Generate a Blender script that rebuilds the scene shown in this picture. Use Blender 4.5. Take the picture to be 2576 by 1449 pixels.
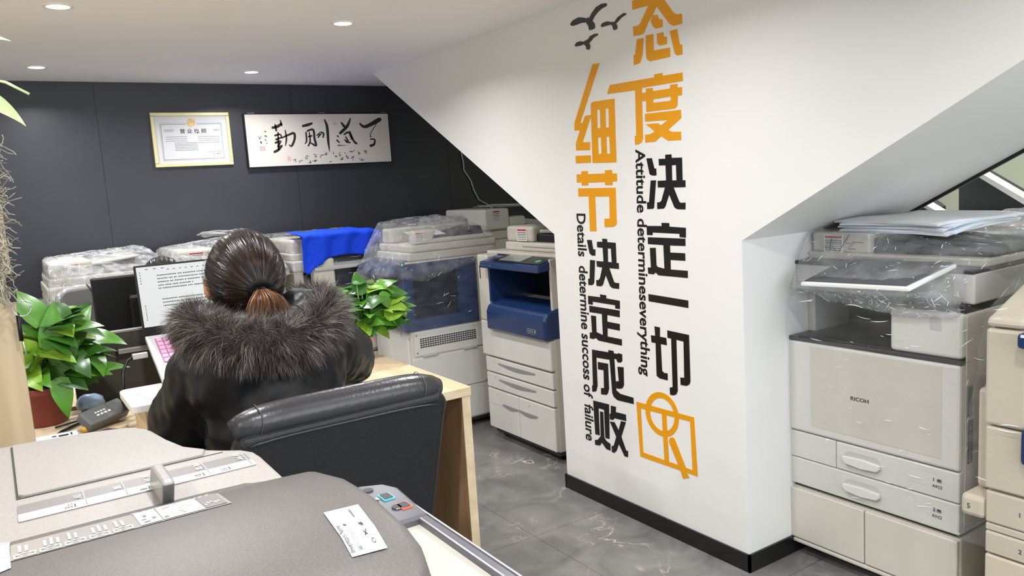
import bpy, bmesh, math, random
from mathutils import Vector, Matrix, noise
from math import sin, cos, pi, radians as R
random.seed(7)
for o in list(bpy.data.objects): bpy.data.objects.remove(o)
SC = bpy.context.scene; COL = SC.collection

# ------------------------------------------------------------------ camera
FPX, CAMH, YAW, PIT, ROL = 1993.8, 1.35, .578494, -.133111, -.062579
_f = Vector((sin(YAW)*cos(PIT), cos(YAW)*cos(PIT), sin(PIT)))
_r = Vector((cos(YAW), -sin(YAW), 0)); _u = _r.cross(_f)
CR = _r*cos(ROL)+_u*sin(ROL); CU = -_r*sin(ROL)+_u*cos(ROL); CF = _f
CAM = Vector((0, 0, CAMH))
cd = bpy.data.cameras.new('camera'); cam = bpy.data.objects.new('camera', cd); COL.objects.link(cam)
cd.sensor_width = 36; cd.lens = FPX/2576*36; cd.clip_start = .02
cam.matrix_world = Matrix(((CR.x, CU.x, -CF.x, 0), (CR.y, CU.y, -CF.y, 0), (CR.z, CU.z, -CF.z, CAMH), (0, 0, 0, 1)))
SC.camera = cam
def on(px, py, ax, v):
    """the point of a real plane (x, y or z = v) seen at a pixel of the photograph"""
    d = CR*((px-1288)/FPX)-CU*((py-724.5)/FPX)+CF
    return CAM+d*((v-CAM[ax])/d[ax])

# ------------------------------------------------------------------ world, lights, exposure
w = bpy.data.worlds.new('world'); SC.world = w; w.use_nodes = True
bg = w.node_tree.nodes['Background']; bg.inputs[0].default_value = (.84, .93, 1, 1); bg.inputs[1].default_value = .85
SC.view_settings.view_transform = 'Standard'; SC.view_settings.look = 'None'
SC.view_settings.exposure = .07; SC.view_settings.gamma = 1; SC.view_settings.use_curve_mapping = False
SC.cycles.sample_clamp_indirect = 6; SC.cycles.transparent_max_bounces = 12; SC.cycles.max_bounces = 7
SC.cycles.caustics_reflective = False; SC.cycles.caustics_refractive = False
def area(name, loc, rot, sx, sy, power, colr, spread=pi, shape='RECTANGLE'):
    l = bpy.data.lights.new(name, 'AREA'); l.shape = shape; l.size = sx; l.size_y = sy; l.energy = power; l.color = colr; l.spread = spread
    o = bpy.data.objects.new(name, l); COL.objects.link(o); o.location = loc; o.rotation_euler = rot; return o
# daylight through the shopfront behind the photographer
area('shopfront_daylight', (1.2, -2.6, 1.25), (R(90), 0, R(-4)), 3.6, 1.5, 74, (.82, .92, 1))
LAMP_W, LAMP_C = 9.0, (.985, .99, 1)
LAMPS = [(x, y) for x in (-.71, .29, 1.29) for y in (-.9, .45, 1.77, 3.09, 4.40)]
LAMPS += [(3.6, .3), (3.6, 2.0), (2.5, -.9)]

# ------------------------------------------------------------------ materials
def lin(h):
    if isinstance(h, str):
        c = [int(h[i:i+2], 16)/255 for i in (0, 2, 4)]
        return tuple(x/12.92 if x <= .04045 else ((x+.055)/1.055)**2.4 for x in c)+(1,)
    return tuple(h)+(1,)
MATS = {}
def mat(name, colr, rough=.5, spec=.5, metal=0, nscale=0, namt=.0, bump=0, bscale=60, emit=0, coat=0, stretch=(1, 1, 1), trans=0, detail=4):
    m = bpy.data.materials.new(name); m.use_nodes = True; nt = m.node_tree; b = nt.nodes['Principled BSDF']
    c = lin(colr)
    b.inputs['Base Color'].default_value = c; b.inputs['Roughness'].default_value = rough
    b.inputs['Specular IOR Level'].default_value = spec; b.inputs['Metallic'].default_value = metal
    if coat: b.inputs['Coat Weight'].default_value = coat; b.inputs['Coat Roughness'].default_value = .12
    if trans: b.inputs['Subsurface Weight'].default_value = trans; b.inputs['Subsurface Radius'].default_value = (.01, .02, .005)
    if emit: b.inputs['Emission Color'].default_value = c; b.inputs['Emission Strength'].default_value = emit
    if nscale or bump:
        tc = nt.nodes.new('ShaderNodeTexCoord'); mp = nt.nodes.new('ShaderNodeMapping'); mp.inputs['Scale'].default_value = stretch
        nt.links.new(tc.outputs['Object'], mp.inputs[0])
    if nscale:
        n = nt.nodes.new('ShaderNodeTexNoise'); n.inputs['Scale'].default_value = nscale; n.inputs['Detail'].default_value = detail
        nt.links.new(mp.outputs[0], n.inputs['Vector'])
        cr = nt.nodes.new('ShaderNodeValToRGB'); e = cr.color_ramp.elements
        e[0].position = .3; e[1].position = .7
        e[0].color = tuple(x*(1-namt) for x in c[:3])+(1,); e[1].color = tuple(min(1, x*(1+namt)) for x in c[:3])+(1,)
        nt.links.new(n.outputs['Fac'], cr.inputs[0]); nt.links.new(cr.outputs[0], b.inputs['Base Color'])
    if bump:
        n2 = nt.nodes.new('ShaderNodeTexNoise'); n2.inputs['Scale'].default_value = bscale; n2.inputs['Detail'].default_value = 3
        nt.links.new(mp.outputs[0], n2.inputs['Vector'])
        bp = nt.nodes.new('ShaderNodeBump'); bp.inputs['Strength'].default_value = bump; bp.inputs['Distance'].default_value = .004
        nt.links.new(n2.outputs['Fac'], bp.inputs['Height']); nt.links.new(bp.outputs[0], b.inputs['Normal'])
    MATS[name] = m; return m
mat('wall_white', 'ebe9e5', .42, .4, nscale=1.5, namt=.02)
mat('ceiling_white', 'f7f5f3', .75, .2, nscale=1, namt=.02)
mat('dark_board', '2f3037', .38, .45, nscale=3, namt=.12, bump=.05, bscale=30)
mat('black_trim', '131314', .35, .5, nscale=8, namt=.2)
mat('orange_vinyl', 'e69c14', .35, .4, nscale=4, namt=.03)
mat('black_vinyl', '1b1a19', .3, .5, nscale=4, namt=.1)
mat('bird_vinyl', '2c2b2d', .2, .6, nscale=4, namt=.1)
mat('lamp_white', 'f0efec', .4)
mat('off_white', 'cbc5b9', .38, .45, nscale=6, namt=.03)
mat('cool_white', 'd4d1ca', .35, .45, nscale=6, namt=.03)
mat('warm_white', 'cbc5ba', .4, .45, nscale=6, namt=.04)
mat('cream_plastic', 'c9bda9', .42, .45, nscale=6, namt=.04)
mat('light_gray_plastic', 'bdbbb7', .4, .45, nscale=8, namt=.04)
mat('mid_gray_plastic', '8b8a88', .4, .45, nscale=8, namt=.05)
mat('dark_gray_plastic', '3b3b3d', .4, .45, nscale=8, namt=.08)
mat('black_plastic', '121213', .32, .5, nscale=8, namt=.1)
mat('seam_dark', '3e3b38', .6, .3, nscale=8, namt=.1)
mat('navy_plastic', '1d3560', .25, .5, nscale=6, namt=.06, coat=.3)
mat('navy_dark', '0b1426', .3, .5, nscale=6, namt=.1)
mat('lcd_gray', '8e8d8b', .2, .6, nscale=5, namt=.06)
mat('red_print', 'b8281f', .5, nscale=20, namt=.1)
mat('ink', '2a2a2c', .5, nscale=20, namt=.1)
mat('ink_gray', '7d7d80', .5, nscale=20, namt=.1)
mat('paper', 'dcdde0', .65, .25, nscale=10, namt=.02)
mat('paper_cool', 'dfe6f2', .6, .25, nscale=10, namt=.02)
mat('licence_paper', 'd6d6d8', .7, .2, nscale=10, namt=.02)
mat('label_white', 'e8e5e0', .5, .3, nscale=10, namt=.02)
mat('gold', 'd8cc9c', .35, .5, metal=.35, nscale=12, namt=.08)
mat('emblem_gold', 'd8b478', .5, nscale=30, namt=.2)
mat('seal_red', 'd0606a', .6, nscale=30, namt=.15)
mat('canvas', 'dad2c8', .7, .2, nscale=90, namt=.03, bump=.05, bscale=300)
mat('brush_ink', '1e1a18', .6, nscale=50, namt=.3)
mat('adf_gray', '96908b', .42, .35, nscale=700, namt=.10, bump=.10, bscale=1400, detail=1)
mat('adf_cover', '5c5754', .40, .32, nscale=700, namt=.12, bump=.10, bscale=1400, detail=1)
mat('ruler_gray', '7b7674', .38, .45, nscale=60, namt=.04)
mat('ruler_light', 'd6d3ce', .4, .4, nscale=60, namt=.03)
mat('guide_gray', '8a8683', .3, .6, nscale=60, namt=.05)
mat('platen_cream', 'b0ab9f', .35, .45, nscale=9, namt=.03)
mat('panel_gray', '55545a', .3, .5, nscale=30, namt=.06)
mat('silver', 'c4c5c8', .28, .5, metal=.7, nscale=30, namt=.05)
mat('leg_metal', '6e6f73', .3, .5, metal=.8, nscale=30, namt=.05)
mat('cyan_line', '5cc0d8', .4, nscale=30, namt=.05)
mat('orange_line', 'e0684a', .4, nscale=30, namt=.05)
mat('leather', '17191a', .40, .38, nscale=10, namt=.1, bump=.18, bscale=190)
mat('leather_roll', '2f2e30', .3, .55, nscale=10, namt=.1, bump=.15, bscale=150)
mat('stitch', '55524f', .6, nscale=40, namt=.1)
mat('coat_black', '0d0e10', .5, .3, nscale=6, namt=.2, bump=.35, bscale=22)
mat('hood_lining', '151518', .45, .45, nscale=6, namt=.15, bump=.25, bscale=40)
mat('fur_dark', '342f2c', .7, .2, nscale=40, namt=.2)
mat('fur_mid', '6a605c', .7, .2, nscale=40, namt=.2)
mat('fur_light', 'a39a95', .65, .25, nscale=40, namt=.15)
mat('hair_black', '1d1512', .3, .6, nscale=30, namt=.2)
mat('hair_brown', '3a241a', .32, .6, nscale=30, namt=.2)
mat('hair_copper', '80522f', .38, .5, nscale=30, namt=.25)
mat('hair_tie', '0d0b0b', .8, .2, nscale=60, namt=.2, bump=.4, bscale=200)
mat('skin', 'c98f6d', .5, .4, nscale=12, namt=.05, trans=.15)
mat('trousers', '1c2028', .8, .2, nscale=40, namt=.1)
mat('shoe', '17171a', .4, nscale=40, namt=.1)
mat('jewel', 'e8e6e4', .1, .8, metal=.8, nscale=30, namt=.02)
mat('leaf', '4d8427', .3, .45, nscale=14, namt=.38, trans=.12)
mat('leaf_deep', '32601f', .28, .45, nscale=12, namt=.4, trans=.1)
mat('leaf_lime', '7da334', .32, .5, nscale=14, namt=.3, trans=.15)
mat('leaf_pale', 'cfe0a4', .3, .5, nscale=20, namt=.2, trans=.15)
mat('stem', '5f9436', .45, nscale=20, namt=.15)
mat('soil', '2b1d14', .9, .1, nscale=60, namt=.4, bump=.6, bscale=90)
mat('pot_red', '7e3832', .42, .4, nscale=9, namt=.18, bump=.08, bscale=30)
mat('pot_pink', 'd99a96', .45, .4, nscale=9, namt=.1)
mat('moss', '8d8577', .85, .15, nscale=40, namt=.3)
mat('moss_pale', 'aea795', .85, .15, nscale=40, namt=.2)
mat('terracotta', 'd2793a', .7, .2, nscale=20, namt=.15)
mat('screen_dark', '4b4743', .62, .25, nscale=120, namt=.08)
mat('alu', 'b9b8b6', .3, .5, metal=.6, nscale=30, namt=.05)
mat('monitor_black', '0e0e0f', .4, .4, nscale=20, namt=.1)
mat('monitor_silver', 'a3a3a5', .28, .5, metal=.5, nscale=4, namt=.1)
mat('laptop_silver', 'c9c8c9', .3, .5, metal=.35, nscale=30, namt=.03)
mat('bezel', '141416', .25, .5, nscale=30, namt=.1)
mat('pink_keys', 'd79fbf', .55, .3, nscale=40, namt=.04)
mat('pink_edge', 'a86a8e', .55, .3, nscale=40, namt=.04)
mat('adapter', '5e6060', .5, .4, nscale=40, namt=.06)
mat('cable_black', '0f0f10', .4, .4, nscale=40, namt=.1)
mat('cable_white', 'd8d6d2', .45, .4, nscale=40, namt=.03)
mat('cable_gray', '9a9a98', .45, .4, nscale=40, namt=.05)
mat('riser_white', 'dedcd9', .35, .4, nscale=10, namt=.03)
mat('blue_cloth', '1f49e0', .85, .15, nscale=60, namt=.12, bump=.4, bscale=260)
mat('blue_bag', '9fb9d8', .35, .5, nscale=20, namt=.25)
mat('purple_cloth', '46283c', .8, .2, nscale=20, namt=.2)
mat('yellow_plastic', 'd2a03a', .5, nscale=20, namt=.1)
mat('green_led', '38d848', .4, emit=1.0)
mat('green_wall', 'dfe2c8', .7, .2, nscale=2, namt=.03)
mat('slate', '3f4648', .5, .3, nscale=5, namt=.15, bump=.1, bscale=12)
mat('white_trim', 'e4e4df', .5, .3, nscale=5, namt=.03)
mat('green_key', '58b090', .4, nscale=5, namt=.05)
mat('rubber', '161617', .7, .2, nscale=30, namt=.2)

def wood(name, ca, cb, ax, sc=3.0):
    m = bpy.data.materials.new(name); m.use_nodes = True; nt = m.node_tree; b = nt.nodes['Principled BSDF']
    tc = nt.nodes.new('ShaderNodeTexCoord'); mp = nt.nodes.new('ShaderNodeMapping')
    s = [14*sc, 14*sc, 14*sc]; s[ax] = 1.1*sc; mp.inputs['Scale'].default_value = s
    n = nt.nodes.new('ShaderNodeTexNoise'); n.inputs['Scale'].default_value = 1; n.inputs['Detail'].default_value = 6; n.inputs['Distortion'].default_value = .6
    cr = nt.nodes.new('ShaderNodeValToRGB'); e = cr.color_ramp.elements; e[0].position = .32; e[1].position = .68
    e[0].color = lin(ca); e[1].color = lin(cb)
    nt.links.new(tc.outputs['Object'], mp.inputs[0]); nt.links.new(mp.outputs[0], n.inputs['Vector']); nt.links.new(n.outputs['Fac'], cr.inputs[0])
    nt.links.new(cr.outputs[0], b.inputs['Base Color']); b.inputs['Roughness'].default_value = .45; b.inputs['Specular IOR Level'].default_value = .35
    MATS[name] = m
wood('desk_wood', 'c4ad8a', 'd9c7a8', 1, 1.2); wood('desk_wood_shaded', 'a3805c', 'b8936c', 2, 1.2); wood('post_wood', 'b09a7a', 'c4b08f', 2, 1.6)  # end panels get a browner copy of the desk wood, shade included in its colour

def floor_mat():
    m = bpy.data.materials.new('gray_marble'); m.use_nodes = True; nt = m.node_tree; b = nt.nodes['Principled BSDF']; N = nt.nodes.new; Lk = nt.links.new
    tc = N('ShaderNodeTexCoord')
    n1 = N('ShaderNodeTexNoise'); n1.inputs['Scale'].default_value = 4; n1.inputs['Detail'].default_value = 9; n1.inputs['Roughness'].default_value = .65; n1.inputs['Distortion'].default_value = .8
    Lk(tc.outputs['Object'], n1.inputs['Vector'])
    c1 = N('ShaderNodeValToRGB'); e = c1.color_ramp.elements; e[0].position = .3; e[1].position = .72; e[0].color = lin('605e5c'); e[1].color = lin('8d8a87')
    Lk(n1.outputs['Fac'], c1.inputs[0])
    # pale veins: thin bands of a distorted noise
    n2 = N('ShaderNodeTexNoise'); n2.inputs['Scale'].default_value = 2.6; n2.inputs['Detail'].default_value = 7; n2.inputs['Roughness'].default_value = .6; n2.inputs['Distortion'].default_value = 1.6
    Lk(tc.outputs['Object'], n2.inputs['Vector'])
    sb = N('ShaderNodeMath'); sb.operation = 'SUBTRACT'; sb.inputs[1].default_value = .5; Lk(n2.outputs['Fac'], sb.inputs[0])
    ab = N('ShaderNodeMath'); ab.operation = 'ABSOLUTE'; Lk(sb.outputs[0], ab.inputs[0])
    mr = N('ShaderNodeMapRange'); mr.inputs['From Min'].default_value = 0; mr.inputs['From Max'].default_value = .012; mr.inputs['To Min'].default_value = 1; mr.inputs['To Max'].default_value = 0
    Lk(ab.outputs[0], mr.inputs['Value'])
    n3 = N('ShaderNodeTexNoise'); n3.inputs['Scale'].default_value = 3.1; n3.inputs['Detail'].default_value = 2; Lk(tc.outputs['Object'], n3.inputs['Vector'])
    m3 = N('ShaderNodeMapRange'); m3.inputs['From Min'].default_value = .5; m3.inputs['From Max'].default_value = .68; Lk(n3.outputs['Fac'], m3.inputs['Value'])
    mu = N('ShaderNodeMath'); mu.operation = 'MULTIPLY'; Lk(mr.outputs[0], mu.inputs[0]); Lk(m3.outputs[0], mu.inputs[1])
    mx = N('ShaderNodeMix'); mx.data_type = 'RGBA'; Lk(mu.outputs[0], mx.inputs[0]); Lk(c1.outputs[0], mx.inputs[6]); mx.inputs[7].default_value = lin('cfccc4')
    br = N('ShaderNodeTexBrick'); br.offset = 0; br.inputs['Scale'].default_value = 1; br.inputs['Brick Width'].default_value = .8; br.inputs['Row Height'].default_value = .8
    br.inputs['Mortar Size'].default_value = .0016; br.inputs['Color1'].default_value = (1, 1, 1, 1); br.inputs['Color2'].default_value = (1, 1, 1, 1); br.inputs['Mortar'].default_value = (.45, .45, .45, 1)
    Lk(tc.outputs['Object'], br.inputs['Vector'])
    m2 = N('ShaderNodeMix'); m2.data_type = 'RGBA'; m2.blend_type = 'MULTIPLY'; m2.inputs[0].default_value = 1; Lk(mx.outputs[2], m2.inputs[6]); Lk(br.outputs['Color'], m2.inputs[7])
    Lk(m2.outputs[2], b.inputs['Base Color']); b.inputs['Roughness'].default_value = .3; b.inputs['Specular IOR Level'].default_value = .4
    MATS['gray_marble'] = m
floor_mat()

def film_mat(name, haze, gloss, scale=18, strength=.9, stretch=(1, 1, 1), rough=.08):
    """stretch film: see-through, with wrinkles that glint and a faint milky haze"""
    m = bpy.data.materials.new(name); m.use_nodes = True; nt = m.node_tree; nt.nodes.clear(); N = nt.nodes.new; Lk = nt.links.new
    out = N('ShaderNodeOutputMaterial'); tc = N('ShaderNodeTexCoord'); mp = N('ShaderNodeMapping'); mp.inputs['Scale'].default_value = stretch
    Lk(tc.outputs['Object'], mp.inputs[0])
    n = N('ShaderNodeTexNoise'); n.inputs['Scale'].default_value = scale; n.inputs['Detail'].default_value = 5; n.inputs['Distortion'].default_value = 2.2
    Lk(mp.outputs[0], n.inputs['Vector'])
    v = N('ShaderNodeTexVoronoi'); v.feature = 'DISTANCE_TO_EDGE'; v.inputs['Scale'].default_value = scale*1.3; Lk(mp.outputs[0], v.inputs['Vector'])
    ad = N('ShaderNodeMath'); ad.operation = 'ADD'; Lk(n.outputs['Fac'], ad.inputs[0])
    vm = N('ShaderNodeMath'); vm.operation = 'MULTIPLY'; vm.inputs[1].default_value = .6; Lk(v.outputs['Distance'], vm.inputs[0]); Lk(vm.outputs[0], ad.inputs[1])
    bp = N('ShaderNodeBump'); bp.inputs['Strength'].default_value = strength; bp.inputs['Distance'].default_value = .02; Lk(ad.outputs[0], bp.inputs['Height'])
    tr = N('ShaderNodeBsdfTransparent'); tr.inputs[0].default_value = (.97, .975, .98, 1)
    gl = N('ShaderNodeBsdfGlossy'); gl.inputs['Roughness'].default_value = rough; Lk(bp.outputs[0], gl.inputs['Normal'])
    df = N('ShaderNodeBsdfDiffuse'); df.inputs[0].default_value = (.85, .86, .87, 1)
    n2 = N('ShaderNodeTexNoise'); n2.inputs['Scale'].default_value = scale*.35; n2.inputs['Detail'].default_value = 4; Lk(mp.outputs[0], n2.inputs['Vector'])
    r1 = N('ShaderNodeMapRange'); r1.inputs['From Min'].default_value = .35; r1.inputs['From Max'].default_value = .7; r1.inputs['To Min'].default_value = haze*.3; r1.inputs['To Max'].default_value = haze*1.6; Lk(n2.outputs['Fac'], r1.inputs['Value'])
    m1 = N('ShaderNodeMixShader'); Lk(r1.outputs[0], m1.inputs[0]); Lk(tr.outputs[0], m1.inputs[1]); Lk(df.outputs[0], m1.inputs[2])
    m2 = N('ShaderNodeMixShader'); m2.inputs[0].default_value = gloss; Lk(m1.outputs[0], m2.inputs[1]); Lk(gl.outputs[0], m2.inputs[2])
    Lk(m2.outputs[0], out.inputs[0]); MATS[name] = m
film_mat('film', .12, .11, 42, 1.0, (1, 1, 1.4), .06); film_mat('film_crumpled', .30, .26, 60, 1.0, (1, 1, 1.3), .09); film_mat('film_streaked', .03, .045, 14, .8, (1, 2.2, 9), .05)
mat('film_fold_glint', 'f4f5f7', .18, .9, nscale=30, namt=.02)  # near-white creases: the glint of the wrap is put into this colour

# ------------------------------------------------------------------ object helpers
def link(o, parent=None):
    COL.objects.link(o)
    if parent: o.parent = parent
    return o
def tag(o, label=None, cat=None, group=None, kind=None):
    if label: o['label'] = label
    if cat: o['category'] = cat
    if group: o['group'] = group
    if kind: o['kind'] = kind
    return o
def thing(name, label, cat, loc=(0, 0, 0), rz=0, group=None):
    o = bpy.data.objects.new(name, None); o.empty_display_size = .05; link(o); o.location = loc; o.rotation_euler = (0, 0, rz)
    return tag(o, label, cat, group)
def obj(name, me, m, parent=None, label=None):
    o = bpy.data.objects.new(name, me)
    if m is not None:
        ms = m if isinstance(m, (list, tuple)) else [m]
        if len(me.materials): me.materials.clear()
        for k in ms: me.materials.append(MATS[k])
    link(o, parent)
    if label: o['label'] = label
    return o
def shade(me, on_=True):
    for p in me.polygons: p.use_smooth = on_
class MB:
    def __init__(s): s.bm = bmesh.new()
    def box(s, x0, x1, y0, y1, z0, z1, rot=None, piv=None, mi=0):
        r = bmesh.ops.create_cube(s.bm, size=1)['verts']
        for v in r: v.co = Vector((x0+(v.co.x+.5)*(x1-x0), y0+(v.co.y+.5)*(y1-y0), z0+(v.co.z+.5)*(z1-z0)))
        if rot:
            p = Vector(piv) if piv else Vector(((x0+x1)/2, (y0+y1)/2, (z0+z1)/2))
            M = Matrix.Translation(p) @ rot.to_4x4() @ Matrix.Translation(-p)
            for v in r: v.co = M @ v.co
        if mi:
            for f in {f for v in r for f in v.link_faces}: f.material_index = mi
        return s
    def hexa(s, pts):
        """8 corners: bottom ring of four, top ring of four"""
        v = [s.bm.verts.new(p) for p in pts]
        for f in ((3, 2, 1, 0), (4, 5, 6, 7), (0, 1, 5, 4), (1, 2, 6, 5), (2, 3, 7, 6), (3, 0, 4, 7)): s.bm.faces.new([v[i] for i in f])
        return s
    def prism(s, pts, ax, a, b):
        def P(p, t): return (t, p[0], p[1]) if ax == 0 else ((p[0], t, p[1]) if ax == 1 else (p[0], p[1], t))
        A = [s.bm.verts.new(P(p, a)) for p in pts]; B = [s.bm.verts.new(P(p, b)) for p in pts]; n = len(pts)
        s.bm.faces.new(A); s.bm.faces.new(B[::-1])
        for i in range(n): s.bm.faces.new((A[i], B[i], B[(i+1) % n], A[(i+1) % n]))
        return s
    def tube(s, pts, r, n=8, mi=0):
        pts = [Vector(p) for p in pts]; rr = r if isinstance(r, (list, tuple)) else [r]*len(pts); rings = []; up = None
        for i, p in enumerate(pts):
            d = (pts[min(i+1, len(pts)-1)]-pts[max(i-1, 0)]).normalized()
            if up is None: up = d.orthogonal().normalized()
            up = (up-d*up.dot(d)); up = up.normalized() if up.length > 1e-6 else d.orthogonal().normalized()
            q = d.cross(up)
            rings.append([s.bm.verts.new(p+(up*cos(2*pi*k/n)+q*sin(2*pi*k/n))*rr[i]) for k in range(n)])
        for a, b in zip(rings, rings[1:]):
            for k in range(n):
                f = s.bm.faces.new((a[k], a[(k+1) % n], b[(k+1) % n], b[k])); f.smooth = True; f.material_index = mi
        s.bm.faces.new(rings[0][::-1]).material_index = mi; s.bm.faces.new(rings[-1]).material_index = mi
        return s
    def lathe(s, prof, c=(0, 0, 0), n=28, cap=True):
        c = Vector(c); rings = [[s.bm.verts.new(c+Vector((r*cos(2*pi*k/n), r*sin(2*pi*k/n), z))) for k in range(n)] for r, z in prof]
        for a, b in zip(rings, rings[1:]):
            for k in range(n): s.bm.faces.new((a[k], a[(k+1) % n], b[(k+1) % n], b[k])).smooth = True
        if cap: s.bm.faces.new(rings[0][::-1]); s.bm.faces.new(rings[-1])
        return s
    def ell(s, c, r, n=20, rot=None):
        vs = bmesh.ops.create_uvsphere(s.bm, u_segments=n, v_segments=max(6, n//2), radius=1)['verts']
        for v in vs:
            q = Vector((v.co.x*r[0], v.co.y*r[1], v.co.z*r[2]))
            if rot: q = rot @ q
            v.co = Vector(c)+q
            for f in v.link_faces: f.smooth = True
        return s
    def cap(s, p0, r0, p1, r1, n=14):
        """a tapered capsule"""
        b = bmesh.new()
        for p, r in ((p0, r0), (p1, r1)):
            for v in bmesh.ops.create_uvsphere(b, u_segments=n, v_segments=n//2, radius=r)['verts']: v.co += Vector(p)
        ret = bmesh.ops.convex_hull(b, input=b.verts[:])
        bmesh.ops.delete(b, geom=[g for g in set(ret['geom_interior']+ret['geom_unused']) if isinstance(g, bmesh.types.BMVert)], context='VERTS')
        m = bpy.data.meshes.new('t'); b.to_mesh(m); b.free(); s.bm.from_mesh(m); bpy.data.meshes.remove(m)
        return s
    def mesh(s, name):
        bmesh.ops.recalc_face_normals(s.bm, faces=s.bm.faces[:])
        me = bpy.data.meshes.new(name); s.bm.to_mesh(me); s.bm.free(); return me
    def build(s, name, m, parent=None, bevel=0, seg=2, label=None, smooth=None):
        me = s.mesh(name)
        if smooth is not None: shade(me, smooth)
        o = obj(name, me, m, parent, label)
        if bevel:
            b = o.modifiers.new('bevel', 'BEVEL'); b.width = bevel; b.segments = seg; b.limit_method = 'ANGLE'; b.angle_limit = R(35)
        return o
def bx(name, m, parent, x0, x1, y0, y1, z0, z1, bevel=.003, label=None, rot=None, piv=None):
    return MB().box(x0, x1, y0, y1, z0, z1, rot, piv).build(name, m, parent, bevel, 2, label)
def evaluated(o):
    dg = bpy.context.evaluated_depsgraph_get(); dg.update()
    return bpy.data.meshes.new_from_object(o.evaluated_get(dg), depsgraph=dg)
def plate(loops, th=.001, bev=0):
    """flat shape with holes from closed 2-D loops, lying in its own x-y plane, th thick"""
    c = bpy.data.curves.new('t', 'CURVE'); c.dimensions = '2D'; c.fill_mode = 'BOTH'; c.extrude = th/2; c.bevel_depth = bev
    for L in loops:
        sp = c.splines.new('POLY'); sp.points.add(len(L)-1); sp.use_cyclic_u = True
        for p, q in zip(sp.points, L): p.co = (q[0], q[1], 0, 1)
    o = bpy.data.objects.new('t', c); COL.objects.link(o); me = evaluated(o)
    bpy.data.objects.remove(o); bpy.data.curves.remove(c); return me
def strokes(loops, th=.0003):
    """separate brush strokes that may cross, as one flat mesh"""
    b = bmesh.new()
    for L in loops:
        t = plate([L], th); b.from_mesh(t); bpy.data.meshes.remove(t)
    me = bpy.data.meshes.new('strokes'); b.to_mesh(me); b.free(); return me
def lettering(s, wd=None, ht=None, bold=0, th=.0004, space=1.0):
    """mesh of a line of writing, lower-left at the origin, scaled to wd x ht"""
    c = bpy.data.curves.new('t', 'FONT'); c.body = s; c.size = 1; c.offset = bold; c.space_character = space; c.resolution_u = 3
    o = bpy.data.objects.new('t', c); COL.objects.link(o); me = evaluated(o); bpy.data.objects.remove(o); bpy.data.curves.remove(c)
    if not len(me.vertices): return me
    xs = [v.co.x for v in me.vertices]; ys = [v.co.y for v in me.vertices]; x0, x1, y0, y1 = min(xs), max(xs), min(ys), max(ys)
    kx = wd/(x1-x0) if wd else None; ky = ht/(y1-y0) if ht else None; kx = kx or ky; ky = ky or kx
    for v in me.vertices: v.co = ((v.co.x-x0)*kx, (v.co.y-y0)*ky, 0)
    return me
def frame(o, ex, ey):
    return Matrix((( ex[0], ey[0], ex[1]*ey[2]-ex[2]*ey[1], o[0]), (ex[1], ey[1], ex[2]*ey[0]-ex[0]*ey[2], o[1]), (ex[2], ey[2], ex[0]*ey[1]-ex[1]*ey[0], o[2]), (0, 0, 0, 1)))
def place(name, me, m, parent, o, ex, ey, label=None):
    """put a flat mesh on a surface: o its origin, ex and ey its x and y directions, in the parent's own axes"""
    ob = obj(name, me, m, parent, label); ob.matrix_local = frame(o, ex, ey); return ob
def rrect(x0, x1, y0, y1, r, n=5):
    P = []
    for cx, cy, a in ((x1-r, y1-r, 0), (x0+r, y1-r, 90), (x0+r, y0+r, 180), (x1-r, y0+r, 270)):
        P += [(cx+r*cos(R(a+90*k/n)), cy+r*sin(R(a+90*k/n))) for k in range(n+1)]
    return P
def bars(rects):
    """many small printed bars as one flat mesh"""
    b = bmesh.new()
    for x0, y0, x1, y1 in rects: b.faces.new([b.verts.new(p) for p in ((x0, y0, 0), (x1, y0, 0), (x1, y1, 0), (x0, y1, 0))])
    me = bpy.data.meshes.new('bars'); b.to_mesh(me); b.free(); return me
def struct(name, mb, m, bevel=0): return tag(mb.build(name, m, None, bevel), kind='structure')

# ------------------------------------------------------------------ the room
PX, YB, ZC = 1.993, 4.87, 2.021           # plane of the white stair side, back wall, ceiling height
struct('floor', MB().box(-1.5, 5.0, -3.2, YB+.1, -.1, 0), 'gray_marble')
struct('ceiling', MB().box(-1.5, 5.0, -3.2, YB+.1, ZC, ZC+.1), 'ceiling_white')
wb = MB()
xs = [-1.5, -.59, .572, 1.648, 2.72, 3.8, 5.0]
for a, b in zip(xs, xs[1:]): wb.box(a+.0012, b-.0012, YB, YB+.06, 0, ZC)
wb.box(-1.5, 5, YB+.004, YB+.09, 0, ZC)
struct('wall_back', wb, 'dark_board')
struct('wall_left', MB().box(-1.6, -1.5, -3.2, YB+.1, 0, ZC), 'wall_white')
sy = [(1.7, 0), (2.70, 0), (2.70, 1.119), (4.387, ZC), (-.0, ZC), (1.7, 1.119)]
struct('wall_stair', MB().prism(sy, 0, PX, 2.84), 'wall_white')
bs = MB().box(PX-.008, PX, 1.692, 2.703, 0, .062).box(PX-.008, 2.3, 1.692, 1.70, 0, .062).box(PX-.008, 2.5, 2.70, 2.708, 0, .062)
struct('baseboard_stair', bs, 'black_trim')
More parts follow.
